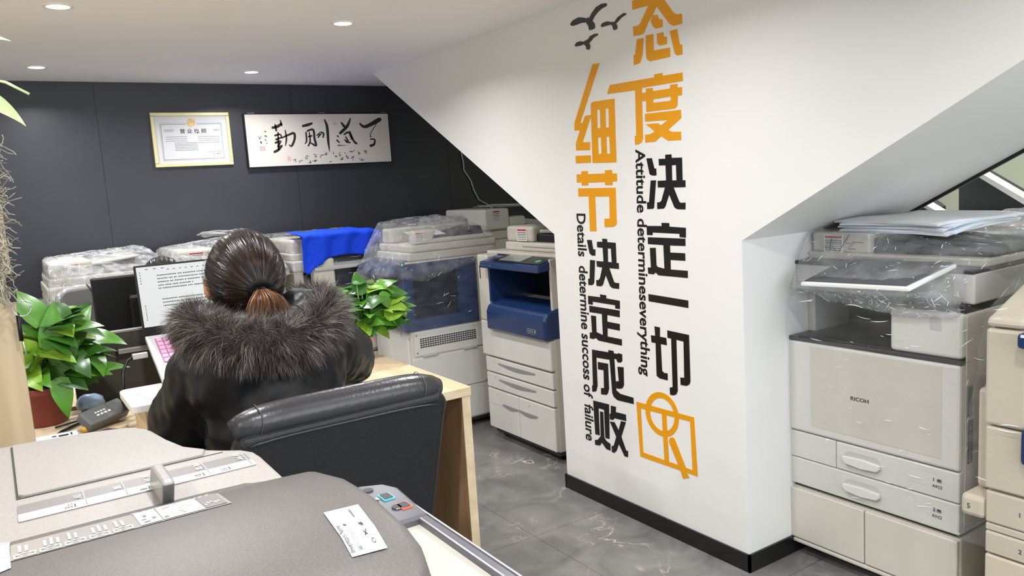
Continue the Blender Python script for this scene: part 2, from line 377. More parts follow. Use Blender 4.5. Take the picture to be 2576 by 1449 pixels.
# the space beyond the stair
struct('wall_right', MB().box(4.6, 4.7, -3.2, YB, 0, ZC), 'green_wall')
def far_(pts, X=3.6): return [(q.y, q.z) for q in (on(x, y, 0, X) for x, y in pts)]
struct('trim_1', MB().prism(far_([(2412, 450), (2466, 431), (2620, 521), (2620, 560), (2412, 560)]), 0, 3.6, 3.7), 'slate')
struct('trim_2', MB().prism(far_([(2455, 425), (2470, 421), (2640, 520), (2640, 536)]), 0, 3.52, 3.6), 'white_trim')
struct('trim_3', MB().prism(far_([(2290, 560), (2290, 528), (2327, 505), (2350, 522), (2350, 560)]), 0, 3.6, 3.7), 'slate')
struct('trim_4', MB().prism(far_([(2325, 506), (2336, 502), (2400, 540), (2388, 542)]), 0, 3.52, 3.6), 'white_trim')
struct('trim_5', MB().prism(far_([(2400, 532), (2640, 534), (2640, 640), (2400, 640)]), 0, 3.40, 3.52), 'white_trim')
struct('trim_stair', MB().prism([(1.70, 1.108), (1.70, 1.121), (.02, 2.004), (.02, 1.99)], 0, 2.842, 2.853), 'black_trim')

# ------------------------------------------------------------------ vinyl lettering on the stair side
UX, UY = (0, -1, 0), (0, 0, 1)            # reading direction and up, on a wall that faces -x
def wpt(px, py, base):
    q = on(px, py, 0, PX); return (-(q.y-base[1]), q.z-base[2])
def crop(ox, oy, s): return lambda pts: [(ox+x/s, oy+y/s) for x, y in pts]
A_, B_, C_ = crop(1400, 0, 3.6225), crop(1400, 350, 3.6225), crop(1400, 700, 2.7347)
def decal(root, name, conv, loops, m, th=.0012):
    base = root.location
    L = [[wpt(x, y, base) for x, y in conv(l)] for l in loops]
    return place(name, plate(L, th), m, root, (-.0007, 0, 0), UX, UY)
s1 = thing('wall_lettering', 'right-hand column of huge characters on white stair side, orange above black', 'wall lettering', (PX, 2.06, .62))
s2 = thing('wall_lettering', 'left-hand column of huge characters under the birds, orange above black', 'wall lettering', (PX, 2.5, .2))
decal(s1, 'character', A_, [[(690,8),(860,-40),(860,-140),(942,-160),(942,-62),(1145,-120),(1145,-40),(985,0),(1065,110),(1090,130),(1145,125),(1147,215),(1065,237),(1030,215),(912,58),(880,135),(840,200),(800,300),(770,318),(703,330),(698,245),(745,232),(765,210),(838,50),(693,90)],
  [(882,140),(920,132),(935,175),(968,175),(970,245),(905,262),(880,240),(860,192)], [(735,358),(796,345),(785,500),(765,570),(735,585),(707,592),(703,505),(718,500)],
  [(815,325),(882,308),(888,460),(1035,432),(1037,518),(855,558),(825,540),(818,500)], [(916,305),(975,292),(978,333),(1008,335),(1008,402),(940,416),(918,395)], [(1032,282),(1100,265),(1125,405),(1148,408),(1150,495),(1100,505),(1080,490)]], 'orange_vinyl')
decal(s1, 'character', A_, [[(487,775),(892,705),(892,678),(967,663),(970,690),(1150,660),(1152,738),(780,800),(780,848),(818,842),(815,808),(876,800),(880,830),(1037,806),(1037,772),(1103,763),(1104,797),(1145,793),(1146,866),(1106,872),(1104,960),(1085,985),(1050,992),(820,1020),(818,918),(780,923),(790,1260),(775,1300),(745,1315),(717,1318),(714,1243),(728,1232),(718,822),(462,857)],
  [(883,905),(1043,878),(1043,910),(1030,919),(885,936)], [(808,1037),(1135,1000),(1137,1075),(1018,1182),(1050,1200),(1135,1200),(1137,1275),(1015,1282),(955,1240),(900,1290),(810,1298),(808,1228),(855,1222),(897,1198),(815,1132),(925,1122),(955,1142),(1015,1092),(808,1108)]], 'orange_vinyl')
decal(s1, 'character', B_, [[(820,175),(870,173),(890,255),(893,267),(910,268),(912,330),(875,332),(850,320)], [(860,377),(908,375),(892,600),(890,625),(878,635),(828,637),(826,575),(845,573)],
  [(932,180),(993,178),(992,142),(1048,138),(1050,170),(1145,168),(1150,375),(1175,373),(1177,437),(1068,440),(1120,570),(1132,580),(1177,578),(1176,640),(1100,638),(1075,620),(1028,505),(995,610),(980,632),(920,637),(918,577),(945,573),(958,560),(990,440),(925,440),(923,380),(1000,376),(995,238),(935,240)], [(1052,238),(1090,235),(1095,375),(1055,376)]], 'black_vinyl')
decal(s1, 'character', B_, [[(823,790),(960,792),(958,762),(1028,765),(1030,797),(1180,808),(1180,898),(1123,892),(1122,862),(878,850),(876,875),(825,872)],
  [(833,893),(1175,907),(1176,973),(1035,968),(1037,1033),(1173,1040),(1175,1108),(1040,1100),(1042,1188),(1197,1200),(1198,1265),(930,1240),(905,1215),(885,1232),(838,1225),(833,1170),(862,1168),(852,990),(905,990),(912,1150),(925,1165),(985,1180),(975,965),(835,955)]], 'black_vinyl')
decal(s1, 'character', C_, [[(633,108),(907,153),(908,204),(635,157)]], 'black_vinyl')
decal(s1, 'character', C_, [[(675,330),(712,338),(712,402),(755,410),(760,460),(718,452),(727,635),(740,650),(765,655),(766,702),(710,688),(690,670),(683,445),(655,440),(650,392),(680,395)],
  [(763,358),(912,390),(922,710),(915,730),(895,740),(855,733),(853,682),(880,685),(875,435),(825,422),(835,775),(825,798),(805,805),(783,800),(780,752),(800,748),(790,415),(765,408)]], 'black_vinyl')
decal(s2, 'character', A_, [[(330,585),(393,575),(218,1118),(238,1120),(262,1055),(318,1048),(310,1075),(240,1295),(306,1295),(306,1367),(180,1370),(178,1305),(215,1188),(165,1188),(165,1120)], [(175,1420),(313,1415),(315,1481),(178,1488)],
  [(313,955),(320,935),(345,925),(530,898),(547,1478),(330,1485)], [(370,1000),(397,996),(402,1165),(375,1170)], [(447,990),(475,986),(480,1160),(452,1163)], [(378,1255),(406,1250),(412,1400),(385,1405)], [(455,1247),(482,1243),(490,1400),(462,1402)]], 'orange_vinyl')
decal(s2, 'character', B_, [[(184,322),(228,320),(227,293),(286,290),(288,318),(443,312),(443,283),(506,280),(508,312),(551,312),(553,383),(512,386),(510,418),(445,418),(443,390),(290,396),(291,420),(231,422),(230,393),(186,395)],
  [(198,448),(540,442),(550,770),(535,790),(510,800),(440,800),(438,725),(487,722),(482,522),(352,522),(365,838),(306,838),(294,520),(202,522)]], 'orange_vinyl')
decal(s2, 'character', B_, [[(278,918),(322,920),(335,1003),(355,1005),(355,1062),(322,1060),(303,1040),(292,990)], [(307,1100),(352,1105),(345,1300),(340,1320),(325,1330),(292,1328),(290,1272),(303,1270)],
  [(370,935),(420,935),(417,907),(462,910),(463,938),(540,945),(548,1128),(568,1130),(570,1183),(482,1175),(525,1300),(540,1310),(572,1312),(571,1365),(510,1357),(490,1340),(450,1240),(425,1325),(410,1340),(366,1337),(363,1285),(385,1283),(398,1265),(418,1170),(370,1160),(365,1110),(430,1115),(422,990),(372,985)], [(468,995),(497,998),(505,1122),(470,1118)]], 'black_vinyl')
decal(s2, 'character', C_, [[(218,120),(302,130),(300,110),(342,117),(343,138),(436,155),(437,212),(405,207),(404,185),(250,160),(250,182),(220,177)],
  [(226,188),(435,222),(436,268),(350,252),(350,298),(436,315),(436,360),(352,343),(352,400),(450,420),(451,463),(290,428),(272,410),(255,418),(230,412),(230,373),(246,372),(238,255),(272,260),(276,370),(320,390),(313,245),(228,232)]], 'black_vinyl')
decal(s2, 'character', C_, [[(245,490),(358,509),(357,493),(393,500),(395,516),(422,520),(424,514),(452,523),(453,570),(440,580),(420,577),(413,556),(398,553),(412,770),(440,795),(530,822),(532,865),(420,838),(395,815),(385,790),(366,560),(275,545),(283,740),(275,775),(262,780),(247,778),(246,738),(252,735)],
  [(285,575),(355,588),(362,760),(355,790),(345,802),(308,797),(307,755),(328,755),(325,632),(287,625)], [(420,608),(462,612),(465,735),(455,755),(440,760),(413,756),(410,708),(430,708)]], 'black_vinyl')
decal(s2, 'character', C_, [[(253,840),(362,868),(366,1105),(337,1098),(328,905),(290,893),(298,1080),(268,1072)], [(300,915),(322,920),(330,1097),(345,1120),(372,1140),(373,1185),(345,1175),(313,1130),(300,1150),(267,1145),(265,1112),(285,1110),(305,1085)],
  [(375,875),(410,885),(408,920),(478,938),(480,982),(400,962),(390,975),(368,970),(366,935),(374,930)], [(368,985),(400,990),(428,1045),(445,982),(478,990),(447,1090),(480,1185),(493,1188),(493,1230),(470,1225),(430,1140),(415,1185),(400,1200),(382,1195),(380,1155),(395,1150),(412,1090)]], 'black_vinyl')
def downward(name, s, p0, p1, q, label):
    """a line of Latin writing that reads downwards: p0 to p1 its run at the foot of the letters, q how tall the capitals stand"""
    a, b, c = (on(x, y, 0, PX) for x, y in (p0, p1, q))
    d = (b-a); ln = d.length; d.normalize(); up = Vector((-1, 0, 0)).cross(d)
    ht = abs((c-a).dot(up))
    root = thing(name, label, 'wall lettering', (PX, a.y, b.z))
    words = lettering(s, ln, None, .022)
    k = ht/max(v.co.y for v in words.vertices)
    for v in words.vertices: v.co.y *= k
    place('words', words, 'black_vinyl', root, a-root.location+Vector((-.0008, 0, 0)), d, up)
downward('wall_lettering', 'Attitude determineseverything', (1591, 376), (1606, 941), (1623, 376), 'black English line that begins with Attitude, reading down beside the right column of characters')
downward('wall_lettering', 'Details  determine succoss of  failure', (1450, 537), (1474, 1105), (1473, 537), 'black English line that begins with Details, reading down beside the left column of characters')
for lp, lb in (([(127,215),(150,185),(200,158),(250,160),(275,170),(285,158),(298,165),(320,120),(360,65),(410,35),(450,28),(463,40),(455,58),(420,75),(380,110),(345,155),(328,190),(350,215),(353,255),(330,270),(298,275),(292,240),(270,205),(225,210),(190,225),(150,237),(130,232)], 'largest dark flying bird on the white stair side'),
               ([(402,235),(420,210),(460,195),(490,197),(505,203),(515,195),(525,203),(560,155),(610,120),(635,118),(637,132),(595,160),(545,215),(556,235),(555,262),(535,275),(518,272),(512,240),(495,225),(450,238),(415,248)], 'dark flying bird on white stair side, nearest the orange character'),
               ([(166,412),(185,385),(220,375),(245,380),(290,355),(305,330),(345,308),(378,305),(380,320),(340,345),(300,395),(310,415),(308,445),(290,455),(273,447),(268,420),(250,405),(215,418),(175,425)], 'smallest dark flying bird, lowest of the three on white stair side')):
    c = on(*A_(lp)[0], 0, PX)
    L = [wpt(x, y, c) for x, y in A_(lp)]
    ob = obj('bird_decal', plate([L], .0012), 'bird_vinyl'); ob.matrix_world = frame(c+Vector((-.0007, 0, 0)), UX, UY); tag(ob, lb, 'wall decal', 'bird decals on the stair side')
lg = thing('pencil_emblem', 'orange emblem of ring, square and pencil below the right column', 'wall decal', (PX, 2.0, .2))
decal(lg, 'square', C_, [[(550,848),(948,957),(972,1363),(578,1225)], [(580,893),(920,985),(937,1320),(598,1197)]], 'orange_vinyl')
rc = [(745+108*cos(t)*1.0+(-30)*sin(t)*0, 0) for t in (0,)]
def ringpt(cx, cy, rx, ry, sk, n=40): return [(cx+rx*cos(2*pi*k/n), cy+ry*sin(2*pi*k/n)+sk*rx*cos(2*pi*k/n)) for k in range(n)]
decal(lg, 'ring', C_, [ringpt(728, 936, 115, 150, .29), ringpt(729, 937, 84, 112, .29)], 'orange_vinyl', .0014)
decal(lg, 'upright', C_, [[(725,920),(757,930),(775,1278),(745,1268)]], 'orange_vinyl', .0016)
decal(lg, 'pencil', C_, [[(780,1098),(800,1092),(815,1105),(890,1300),(880,1312),(915,1370),(872,1378),(850,1310),(775,1125)]], 'orange_vinyl', .0018)

# ------------------------------------------------------------------ pictures on the dark wall
UW = (1, 0, 0)
cal = thing('calligraphy_picture', 'wide cream calligraphy picture in a thin black frame on dark wall', 'picture', (1.813, YB, 1.525))
W_, H_ = .938, .322
b = MB().box(-W_/2, W_/2, -.030, 0, 0, H_); b.build('frame', 'black_plastic', cal, .002)
bx('canvas', 'canvas', cal, -W_/2+.007, W_/2-.007, -.0315, -.029, .007, H_-.007, 0)
for dx in (-.42, .02, .44): bx('hook', 'silver', cal, dx-.02, dx+.02, -.02, -.01, H_, H_+.004, .001)
def calpt(x, y): q = on(560+x/3.6229, 200+y/3.6225, 1, YB-.032); return (q.x-1.813, q.z-1.525)
K_ = .00098
def brush(strokes):
    out = []
    for st in strokes:
        P = [(Vector(calpt(x, y)), wd*K_*.5) for x, y, wd in st]
        if len(P) == 2: P.insert(1, ((P[0][0]+P[1][0])/2, (P[0][1]+P[1][1])/2*1.15))
        Q2 = []
        for i in range(len(P)-1):
            a, b_, c, d_ = P[max(i-1, 0)], P[i], P[i+1], P[min(i+2, len(P)-1)]
            for q in range(6):
                u = q/6; g_ = lambda A, B, C, D: .5*(2*B+(C-A)*u+(2*A-5*B+4*C-D)*u*u+(3*B-A-3*C+D)*u**3)
                Q2.append((g_(a[0], b_[0], c[0], d_[0]), max(.0003, g_(a[1], b_[1], c[1], d_[1]))))
        P = Q2+[P[-1]]
        Lf, Rt = [], []
        for i, (p, h) in enumerate(P):
            d = (P[min(i+1, len(P)-1)][0]-P[max(i-1, 0)][0]).normalized(); nn = Vector((-d.y, d.x))
            if i == 0: Lf.append(tuple(p-d*h*.6))
            Lf.append(tuple(p+nn*h)); Rt.append(tuple(p-nn*h))
            if i == len(P)-1: Lf.append(tuple(p+d*h*.6))
        out.append(Lf+Rt[::-1])
    return out
CH = [
 [[(450,440,16),(500,428,22),(538,400,14)],[(478,408,10),(490,470,14)],[(525,368,6),(538,420,16)],[(475,512,14),(520,500,12),(535,525,10),(485,548,16)],[(480,578,16),(530,562,12),(505,612,14),(545,600,8)],[(470,662,18),(510,640,18),(545,605,8)],[(505,480,10),(510,640,12)],[(570,460,8),(582,540,13),(572,605,6)],[(535,535,10),(600,505,14),(650,490,18),(657,540,17),(630,605,15),(605,595,6)]],
 [[(728,425,16),(780,412,20),(818,398,12)],[(760,480,12),(765,560,12),(750,585,6)],[(770,470,12),(825,458,15),(838,540,16),(850,600,18),(800,575,8)],[(780,522,9),(815,512,11)],[(790,480,8),(798,560,12),(780,608,10)],[(855,512,6),(900,480,13),(870,530,9)],[(900,482,6),(920,492,13),(915,530,10)],[(928,365,10),(952,430,20),(963,560,18),(975,655,5)]],
 [[(1080,390,11),(1110,430,20)],[(1165,352,8),(1135,425,22),(1068,492,18)],[(1043,510,8),(1055,522,11)],[(1040,550,11),(1066,577,8)],[(1105,502,11),(1150,482,15),(1180,545,16)],[(1120,520,9),(1150,575,14),(1110,548,9)],[(1125,570,8),(1165,575,10)],[(1160,470,8),(1192,555,15),(1220,590,18),(1180,614,22),(1050,600,8)]],
 [[(1250,400,12),(1300,430,20),(1420,370,28),(1440,355,14)],[(1405,400,5),(1350,490,5),(1352,525,9)],[(1345,545,8),(1385,547,11),(1380,590,15),(1345,605,17)]]]
for ci, ch in enumerate(CH): place('character', strokes(brush([[(x, y, wd*(.85, .9, .9, 1)[ci]) for x, y, wd in st] for st in ch])), 'brush_ink', cal, (0, -.0317, 0), UW, (0, 0, 1))
rs = random.Random(3); sm = []
for cx, cy, n, hh in ((665,728,3,40),(712,738,2,30),(765,700,3,40),(790,745,3,30),(840,690,3,40),(850,738,4,30),(905,690,3,35),(940,690,3,40),(990,745,1,20),(1020,690,3,60),(1070,680,3,40),(1080,725,4,35),(1125,680,3,40),(1130,722,2,20),(1185,665,3,35),(1195,715,4,35),(1245,668,3,40),(1265,720,3,30),(1295,660,2,25),(1320,660,2,30),(400,475,2,16),(398,510,3,20),(400,565,3,40),(340,520,4,50),(340,572,4,25)):
    for k in range(n):
        x, y = cx+rs.uniform(-16, 16), cy+rs.uniform(-hh/2, hh/2); an = rs.choice((0, .3, -.4, 1.5, 1.3, .8)); l = rs.uniform(12, 26)*(.7 if cx < 420 else 1)
        sm.append([(x-cos(an)*l*.6, y-sin(an)*l*.6, 3), (x+rs.uniform(-4, 4), y+rs.uniform(-4, 4), 4), (x+cos(an)*l*.6, y+sin(an)*l*.6, 2)])
place('small_writing', strokes(brush(sm)), 'brush_ink', cal, (0, -.0317, 0), UW, (0, 0, 1))
def seal(x0, y0, x1, y1):
    a, c = calpt(x0, y1), calpt(x1, y0); t = (c[0]-a[0])*.1; ww, hh = c[0]-a[0], c[1]-a[1]
    L = [[a, (c[0], a[1]), c, (a[0], c[1])], [(a[0]+t, a[1]+t), (c[0]-t, a[1]+t), (c[0]-t, c[1]-t), (a[0]+t, c[1]-t)]]
    for u, v, du, dv in ((.22,.25,.1,.5),(.42,.2,.1,.25),(.42,.55,.1,.25),(.62,.22,.16,.1),(.62,.45,.16,.1),(.62,.68,.16,.1)):
        L.append([(a[0]+ww*u, a[1]+hh*v), (a[0]+ww*(u+du), a[1]+hh*v), (a[0]+ww*(u+du), a[1]+hh*(v+dv)), (a[0]+ww*u, a[1]+hh*(v+dv))])
    place('red_seal', plate(L, .0003), 'seal_red', cal, (0, -.0317, 0), UW, (0, 0, 1))
for s in ((345,612,385,648),(1012,393,1032,412),(596,702,620,742)): seal(*s)

cer = thing('licence_certificate', 'white licence certificate in a gold frame on the dark wall', 'certificate', (1.05, YB, 1.552))
W2, H2 = .43, .304
b = MB(); fr = [(-W2/2, W2/2, 0, .02), (-W2/2, W2/2, H2-.02, H2), (-W2/2, -W2/2+.02, .02, H2-.02), (W2/2-.02, W2/2, .02, H2-.02)]
for x0, x1, z0, z1 in fr: b.box(x0, x1, -.018, 0, z0, z1)
b.build('frame', 'gold', cer, .003)
bx('sheet', 'licence_paper', cer, -W2/2+.018, W2/2-.018, -.012, -.004, .018, H2-.018, 0)
g = [(-.165, .04, .165, .0425), (-.165, .237, -.03, .2395), (.03, .237, .165, .2395), (-.165, .04, -.1625, .2395), (.1625, .04, .165, .2395), (-.17, .035, .17, .036), (-.17, .244, -.03, .245), (.03, .244, .17, .245), (-.17, .035, -.169, .245), (.169, .035, .17, .245)]
place('border', bars(g), 'ink_gray', cer, (0, -.0125, 0), UW, (0, 0, 1))
place('title', lettering('营 业 执 照', .145, .026, .012), 'ink', cer, (-.065, -.0125, .186), UW, (0, 0, 1))
place('emblem', plate([[(.024*cos(2*pi*k/24), .024*sin(2*pi*k/24)) for k in range(24)]], .0006), 'emblem_gold', cer, (.0, -.0128, .247), UW, (0, 0, 1), 'pale gold round emblem')
rr = random.Random(5); L = []
for (x0, x1, y) in [(-.15, -.095, .205), (-.15, -.1, .198), (.12, .155, .205), (.12, .155, .199)]+[(-.145, -.03, .166-k*.0115) for k in range(3)]+[(.03, .15, .166-k*.0115) for k in range(4)]+[(-.1, .025, .132-k*.0085) for k in range(6)]+[(.075, .12, .078), (.1, .14, .066)]:
    x = x0
    while x < x1: l = rr.uniform(.003, .009); L.append((x, y, min(x+l, x1), y+.0032)); x += l+.0022
place('small_writing', bars(L), 'ink_gray', cer, (0, -.0125, 0), UW, (0, 0, 1))
place('stamp', plate([[(.012*cos(2*pi*k/20), .012*sin(2*pi*k/20)) for k in range(20)], [(.010*cos(2*pi*k/20), .010*sin(2*pi*k/20)) for k in range(20)]], .0004), 'ink_gray', cer, (.14, -.0126, .075), UW, (0, 0, 1))

# ------------------------------------------------------------------ recessed ceiling lamps
ndl = {(.29, 3.09): 'round ceiling lamp, biggest in view at the top edge', (1.29, 3.09): 'round ceiling lamp nearest the white stair side', (.29, 4.40): 'round ceiling lamp above the dark wall, by the hanging plant', (1.29, 4.40): 'round ceiling lamp above the calligraphy picture and certificate'}
for x, y in LAMPS:
    if (x, y) in ndl:
        t = thing('ceiling_lamp', ndl[(x, y)], 'ceiling lamp', (x, y, ZC), 0, 'recessed ceiling lamps')
        MB().lathe([(.035, -.001), (.035, -.004), (.046, -.003), (.047, 0), (.035, 0)], n=36, cap=False).build('trim_ring', 'lamp_white', t)
        dm = bpy.data.materials.get('lamp_glow') or mat('lamp_glow', (1, .97, .92), .5, emit=14)
        MB().lathe([(.001, -.0022), (.0345, -.0022), (.0345, -.0005)], n=36, cap=False).build('diffuser', 'lamp_glow', t)
    area('lamp_light', (x, y, ZC-.008), (0, 0, 0), .068, .068, LAMP_W, LAMP_C, R(150), 'DISK')

# ------------------------------------------------------------------ photocopiers
CG = 'photocopiers'
RZ = -pi/2                                 # a machine that faces -x: its own x runs to -y, its depth to +x
def film(root, pts, m='film', vox=.014, amp=.006, label='clear plastic wrap', fq=14, dens=1):
    """stretch film drawn tight over a set of points"""
    b = bmesh.new()
    for p in pts: b.verts.new(p)
    ret = bmesh.ops.convex_hull(b, input=b.verts[:])
    bmesh.ops.delete(b, geom=[g for g in set(ret['geom_interior']+ret['geom_unused']) if isinstance(g, bmesh.types.BMVert)], context='VERTS')
    me = bpy.data.meshes.new('t'); b.to_mesh(me); b.free()
    o = bpy.data.objects.new('t', me); COL.objects.link(o)
    md = o.modifiers.new('r', 'REMESH'); md.mode = 'VOXEL'; md.voxel_size = vox
    ms = o.modifiers.new('s', 'SMOOTH'); ms.iterations = 3; ms.factor = .5
    me2 = evaluated(o); bpy.data.objects.remove(o); bpy.data.meshes.remove(me)
    for v in me2.vertices:
        c = v.co; q = Vector((c.x*fq, c.y*fq*.8, c.z*fq*1.3))
        v.co = c+v.normal*(noise.noise(q)*amp+noise.ridged_multi_fractal(q*1.7, 1, 2, 3, 1, 2)*amp*.5)
    shade(me2); rr = random.Random(len(me2.vertices)); P_ = me2.polygons; V, F = [], []
    nf = int(dens*len(P_)*{'film': .040, 'film_crumpled': .075, 'film_streaked': .012}[m]); pref = Vector((1, .3, .12)) if m == 'film_streaked' else None
    for k in range(nf):  # scatter thin white slivers along the film to imitate its glints
        p = P_[rr.randrange(len(P_))]; n_ = p.normal; d = pref+Vector((rr.gauss(0, .15), rr.gauss(0, .15), rr.gauss(0, .15))) if pref else Vector((rr.gauss(0, 1), rr.gauss(0, 1), rr.gauss(0, .7)))
        d = d-n_*d.dot(n_)
        if d.length < .1: continue
        d.normalize(); sd = n_.cross(d); ln = rr.uniform(.006, .030)*(1.6 if pref else 1)*rr.choice((.6, 1, 1.4)); wd = rr.uniform(.0004, .0012); c = p.center+n_*.0012; i0 = len(V); bend = rr.uniform(-.07, .07)*ln
        for q in range(5):
            u = q/4-.5; h = wd*(1-(2*u)**2)+.0001; o_ = c+d*u*ln+sd*bend*(u*u*4-.3)
            V += [o_-sd*h, o_+n_*h*.8, o_+sd*h]
        for q in range(4):
            a = i0+3*q; F += [(a, a+1, a+4, a+3), (a+1, a+2, a+5, a+4)]
    ob = obj('plastic_wrap', me2, m, root, label)
    if F:
        mf = bpy.data.meshes.new('wrap_fold_glints'); mf.from_pydata(V, [], F); mf.update(); obj('wrap_fold_glints', mf, 'film_fold_glint', ob, 'film creases coloured white to imitate glints')['kind'] = 'stuff'
    return ob
def sticker(root, o, ex, ey, wd, ht, rows=6, red=True, seed=1):
    """dealer sticker: white slip, red heading, rows of small print"""
    lb = place('sticker', plate([rrect(0, wd, 0, ht, .002, 2)], .0006), 'label_white', root, o, ex, ey, 'white sticker with red heading' if red else 'white sticker')
    rr = random.Random(seed)
    if red: place('heading', bars([(wd*.06, ht*.82, wd*.94, ht*.96)]), 'red_print', lb, (0, 0, .0005), (1, 0, 0), (0, 1, 0))
    L = []
    for r in range(rows):
        y = ht*(.74-r*.72/rows); x = wd*.08; h = ht*.055*(1.4 if r < 2 else 1)
        while x < wd*.9: l = wd*rr.uniform(.03, .09); L.append((x, y-h, min(x+l, wd*.93), y)); x += l+wd*.022
    place('small_print', bars(L), 'ink', lb, (0, 0, .0005), (1, 0, 0), (0, 1, 0))
    return lb
FX, FZ = (1, 0, 0), (0, 0, 1)
def casters(root, x0, x1, y0, y1):
    for x in (x0, x1):
        for y in (y0, y1):
            b = MB().tube([(x-.012, y, .022), (x+.012, y, .022)], .022, 14); b.build('caster', 'rubber', root)
def slots(name, root, m, x, y0, y1, z0, z1, n, cols, axis='x'):
    b = MB()
    for c in range(cols):
        for k in range(n):
            za = z0+(z1-z0)*k/n; w_ = (y1-y0)/cols
            b.box(x-.0015, x+.0015, y0+c*w_, y0+c*w_+w_*.72, za, za+(z1-z0)/n*.52)
    return b.build(name, m, root)

# --- white copier with cabinet, right of the stair column
rc = thing('photocopier', 'white wrapped copier on cabinet, paper pile on top, right of the stair column', 'photocopier', (2.22, 1.715, 0), RZ, CG)
bx('cabinet', 'off_white', rc, 0, .587, .008, .60, .046, .246, .006)
for u0, u1 in ((.003, .290), (.2935, .584)): bx('door', 'warm_white', rc, u0, u1, -.006, .010, .062, .242, .004)
bx('base_rail', 'off_white', rc, -.002, .589, -.004, .604, .044, .058, .004)
casters(rc, .07, .51, .07, .54)
bx('gap', 'seam_dark', rc, .008, .578, .02, .58, .244, .258, 0)
bx('body', 'off_white', rc, .0, .587, .018, .60, .256, .766, .008)
def tray(root, u0, u1, w0, w1, m='cool_white'):
    d = bx('drawer', m, root, u0, u1, -.001, .022, w0, w1, .004)
    return d
def grip(d, uc, wc, wd=.128, ht=.052):
    L = rrect(uc-wd/2, uc+wd/2, wc-ht/2, wc+ht/2, ht*.42)
    place('recess_shade', plate([L], .0012), 'light_gray_plastic', d, (0, -.0014, 0), FX, FZ)  # hollow is not cut: a flat plate whose grayer colour imitates its shade
    pts = [(uc-wd/2, wc+.008), (uc-wd/2, wc-.006), (uc-wd*.42, wc-.016), (uc, wc-.021), (uc+wd*.42, wc-.016), (uc+wd/2, wc-.006), (uc+wd/2, wc+.008), (uc, wc+.012)]
    b = MB().prism(pts, 1, -.013, .0); b.build('handle', 'cool_white', d, .003)
t1 = tray(rc, .1905, .586, .355, .446); grip(t1, .283, .399)
bx('side_panel', 'cool_white', rc, .001, .188, -.001, .022, .355, .446, .003)
t2 = tray(rc, .001, .586, .259, .352); grip(t2, .283, .306)
for d, s, w0 in ((t1, '1', .404), (t2, '2', .312)):
    place('number', lettering(s, None, .011, .02), 'ink', d, (.511, -.0025, w0), FX, FZ)
    place('sign', bars([(.0, 0, .012, .0012), (0, 0, .0012, .009), (.012, 0, .0132, .009), (.002, .003, .011, .0095)]), 'ink', d, (.522, -.0025, w0), FX, FZ)
    place('sign', lettering('A4' if s == '1' else 'A3', None, .009, .01), 'ink', d, (.508, -.0025, w0-.018), FX, FZ)
    place('sign', plate([rrect(0, .011, 0, .008, .001, 2), rrect(.0012, .0098, .0012, .0068, .001, 2)], .0004), 'ink', d, (.5255, -.0025, w0-.018), FX, FZ)
fc = bx('front_cover', 'cool_white', rc, .001, .586, -.004, .022, .450, .762, .008)
bx('cover_panel', 'warm_white', fc, .10, .535, -.0052, -.003, .478, .752, .001)
place('logo', lettering('RICOH', .062, .013, .025), 'ink', fc, (.247, -.0058, .597), FX, FZ)
bx('trim_strip', 'black_plastic', rc, 0, .587, -.002, .6, .762, .776, .003)
b = MB().box(.375, .587, -.002, .30, .777, .908); ub = b.build('toner_cover', 'cool_white', rc, .012, 3)
bx('window', 'light_gray_plastic', ub, .497, .531, -.0035, .01, .855, .894, .002)
bx('rear_body', 'mid_gray_plastic', rc, 0, .587, .30, .60, .776, .93, .004); bx('inner_wall', 'light_gray_plastic', rc, 0, .045, .10, .30, .776, .93, .004)
bx('output_tray', 'black_plastic', rc, .05, .38, .0, .30, .776, .782, .002)
bx('tray_back', 'black_plastic', rc, .05, .40, .285, .302, .78, .93, 0)
bx('upper_neck', 'black_plastic', rc, .40, .585, .02, .3, .905, .932, .004)
bx('scanner', 'light_gray_plastic', rc, .0, .60, .04, .61, .93, 1.018, .006)
bx('scanner_trim', 'dark_gray_plastic', rc, .0, .60, .036, .612, 1.016, 1.028, .003)
cp = MB().hexa([(.118, -.075, .962), (.478, -.075, .972), (.545, .05, 1.03), (.185, .05, 1.02), (.118, -.075, .974), (.478, -.075, .984), (.545, .05, 1.042), (.185, .05, 1.032)]).build('control_panel', 'white_trim', rc, .003)
MB().hexa([(.128, -.069, .9745), (.466, -.069, .984), (.535, .049, 1.038), (.190, .049, 1.029), (.128, -.069, .9795), (.466, -.069, .989), (.535, .049, 1.0465), (.190, .049, 1.0365)]).build('screen', 'panel_gray', cp)
af = bx('document_feeder', 'off_white', rc, .02, .60, .10, .58, 1.028, 1.052, .006)
b = MB().box(.026, .236, .115, .54, 1.050, 1.117); b.build('feeder_head', 'off_white', af, .010, 3)
b = MB().prism([(.236, 1.052), (.60, 1.058), (.60, 1.066), (.40, 1.082), (.236, 1.10)], 1, .14, .54); b.build('paper_tray', 'dark_gray_plastic', af, .003)
bx('handle', 'mid_gray_plastic', af, .19, .36, .094, .102, 1.030, 1.043, .004)
st = sticker(rc, (.072, .1135, 1.052), FX, FZ, .072, .056, 6, True, 3)
sc_ = [[(.04, .0), (.012, -.004), (.03, .012), (.004, .016)], [(.03, .045), (.022, .01), (.034, .016), (.05, -.002)], [(.055, .0), (.095, .06)], [(.085, .03), (.11, .032), (.09, .014), (.118, .012)], [(.105, .036), (.145, .034)]]
b = MB()
for l in sc_: b.tube([(x, y, .001) for x, y in l], .0011, 5)
b.build('scribble', 'ink', st)
bx('side_cover', 'warm_white', rc, .5865, .5905, .02, .58, .28, .90, .002)
slots('vent', rc, 'black_plastic', .5905, .03, .062, .47, .60, 20, 2)
bx('latch', 'mid_gray_plastic', rc, .588, .594, .02, .05, .61, .70, .003)
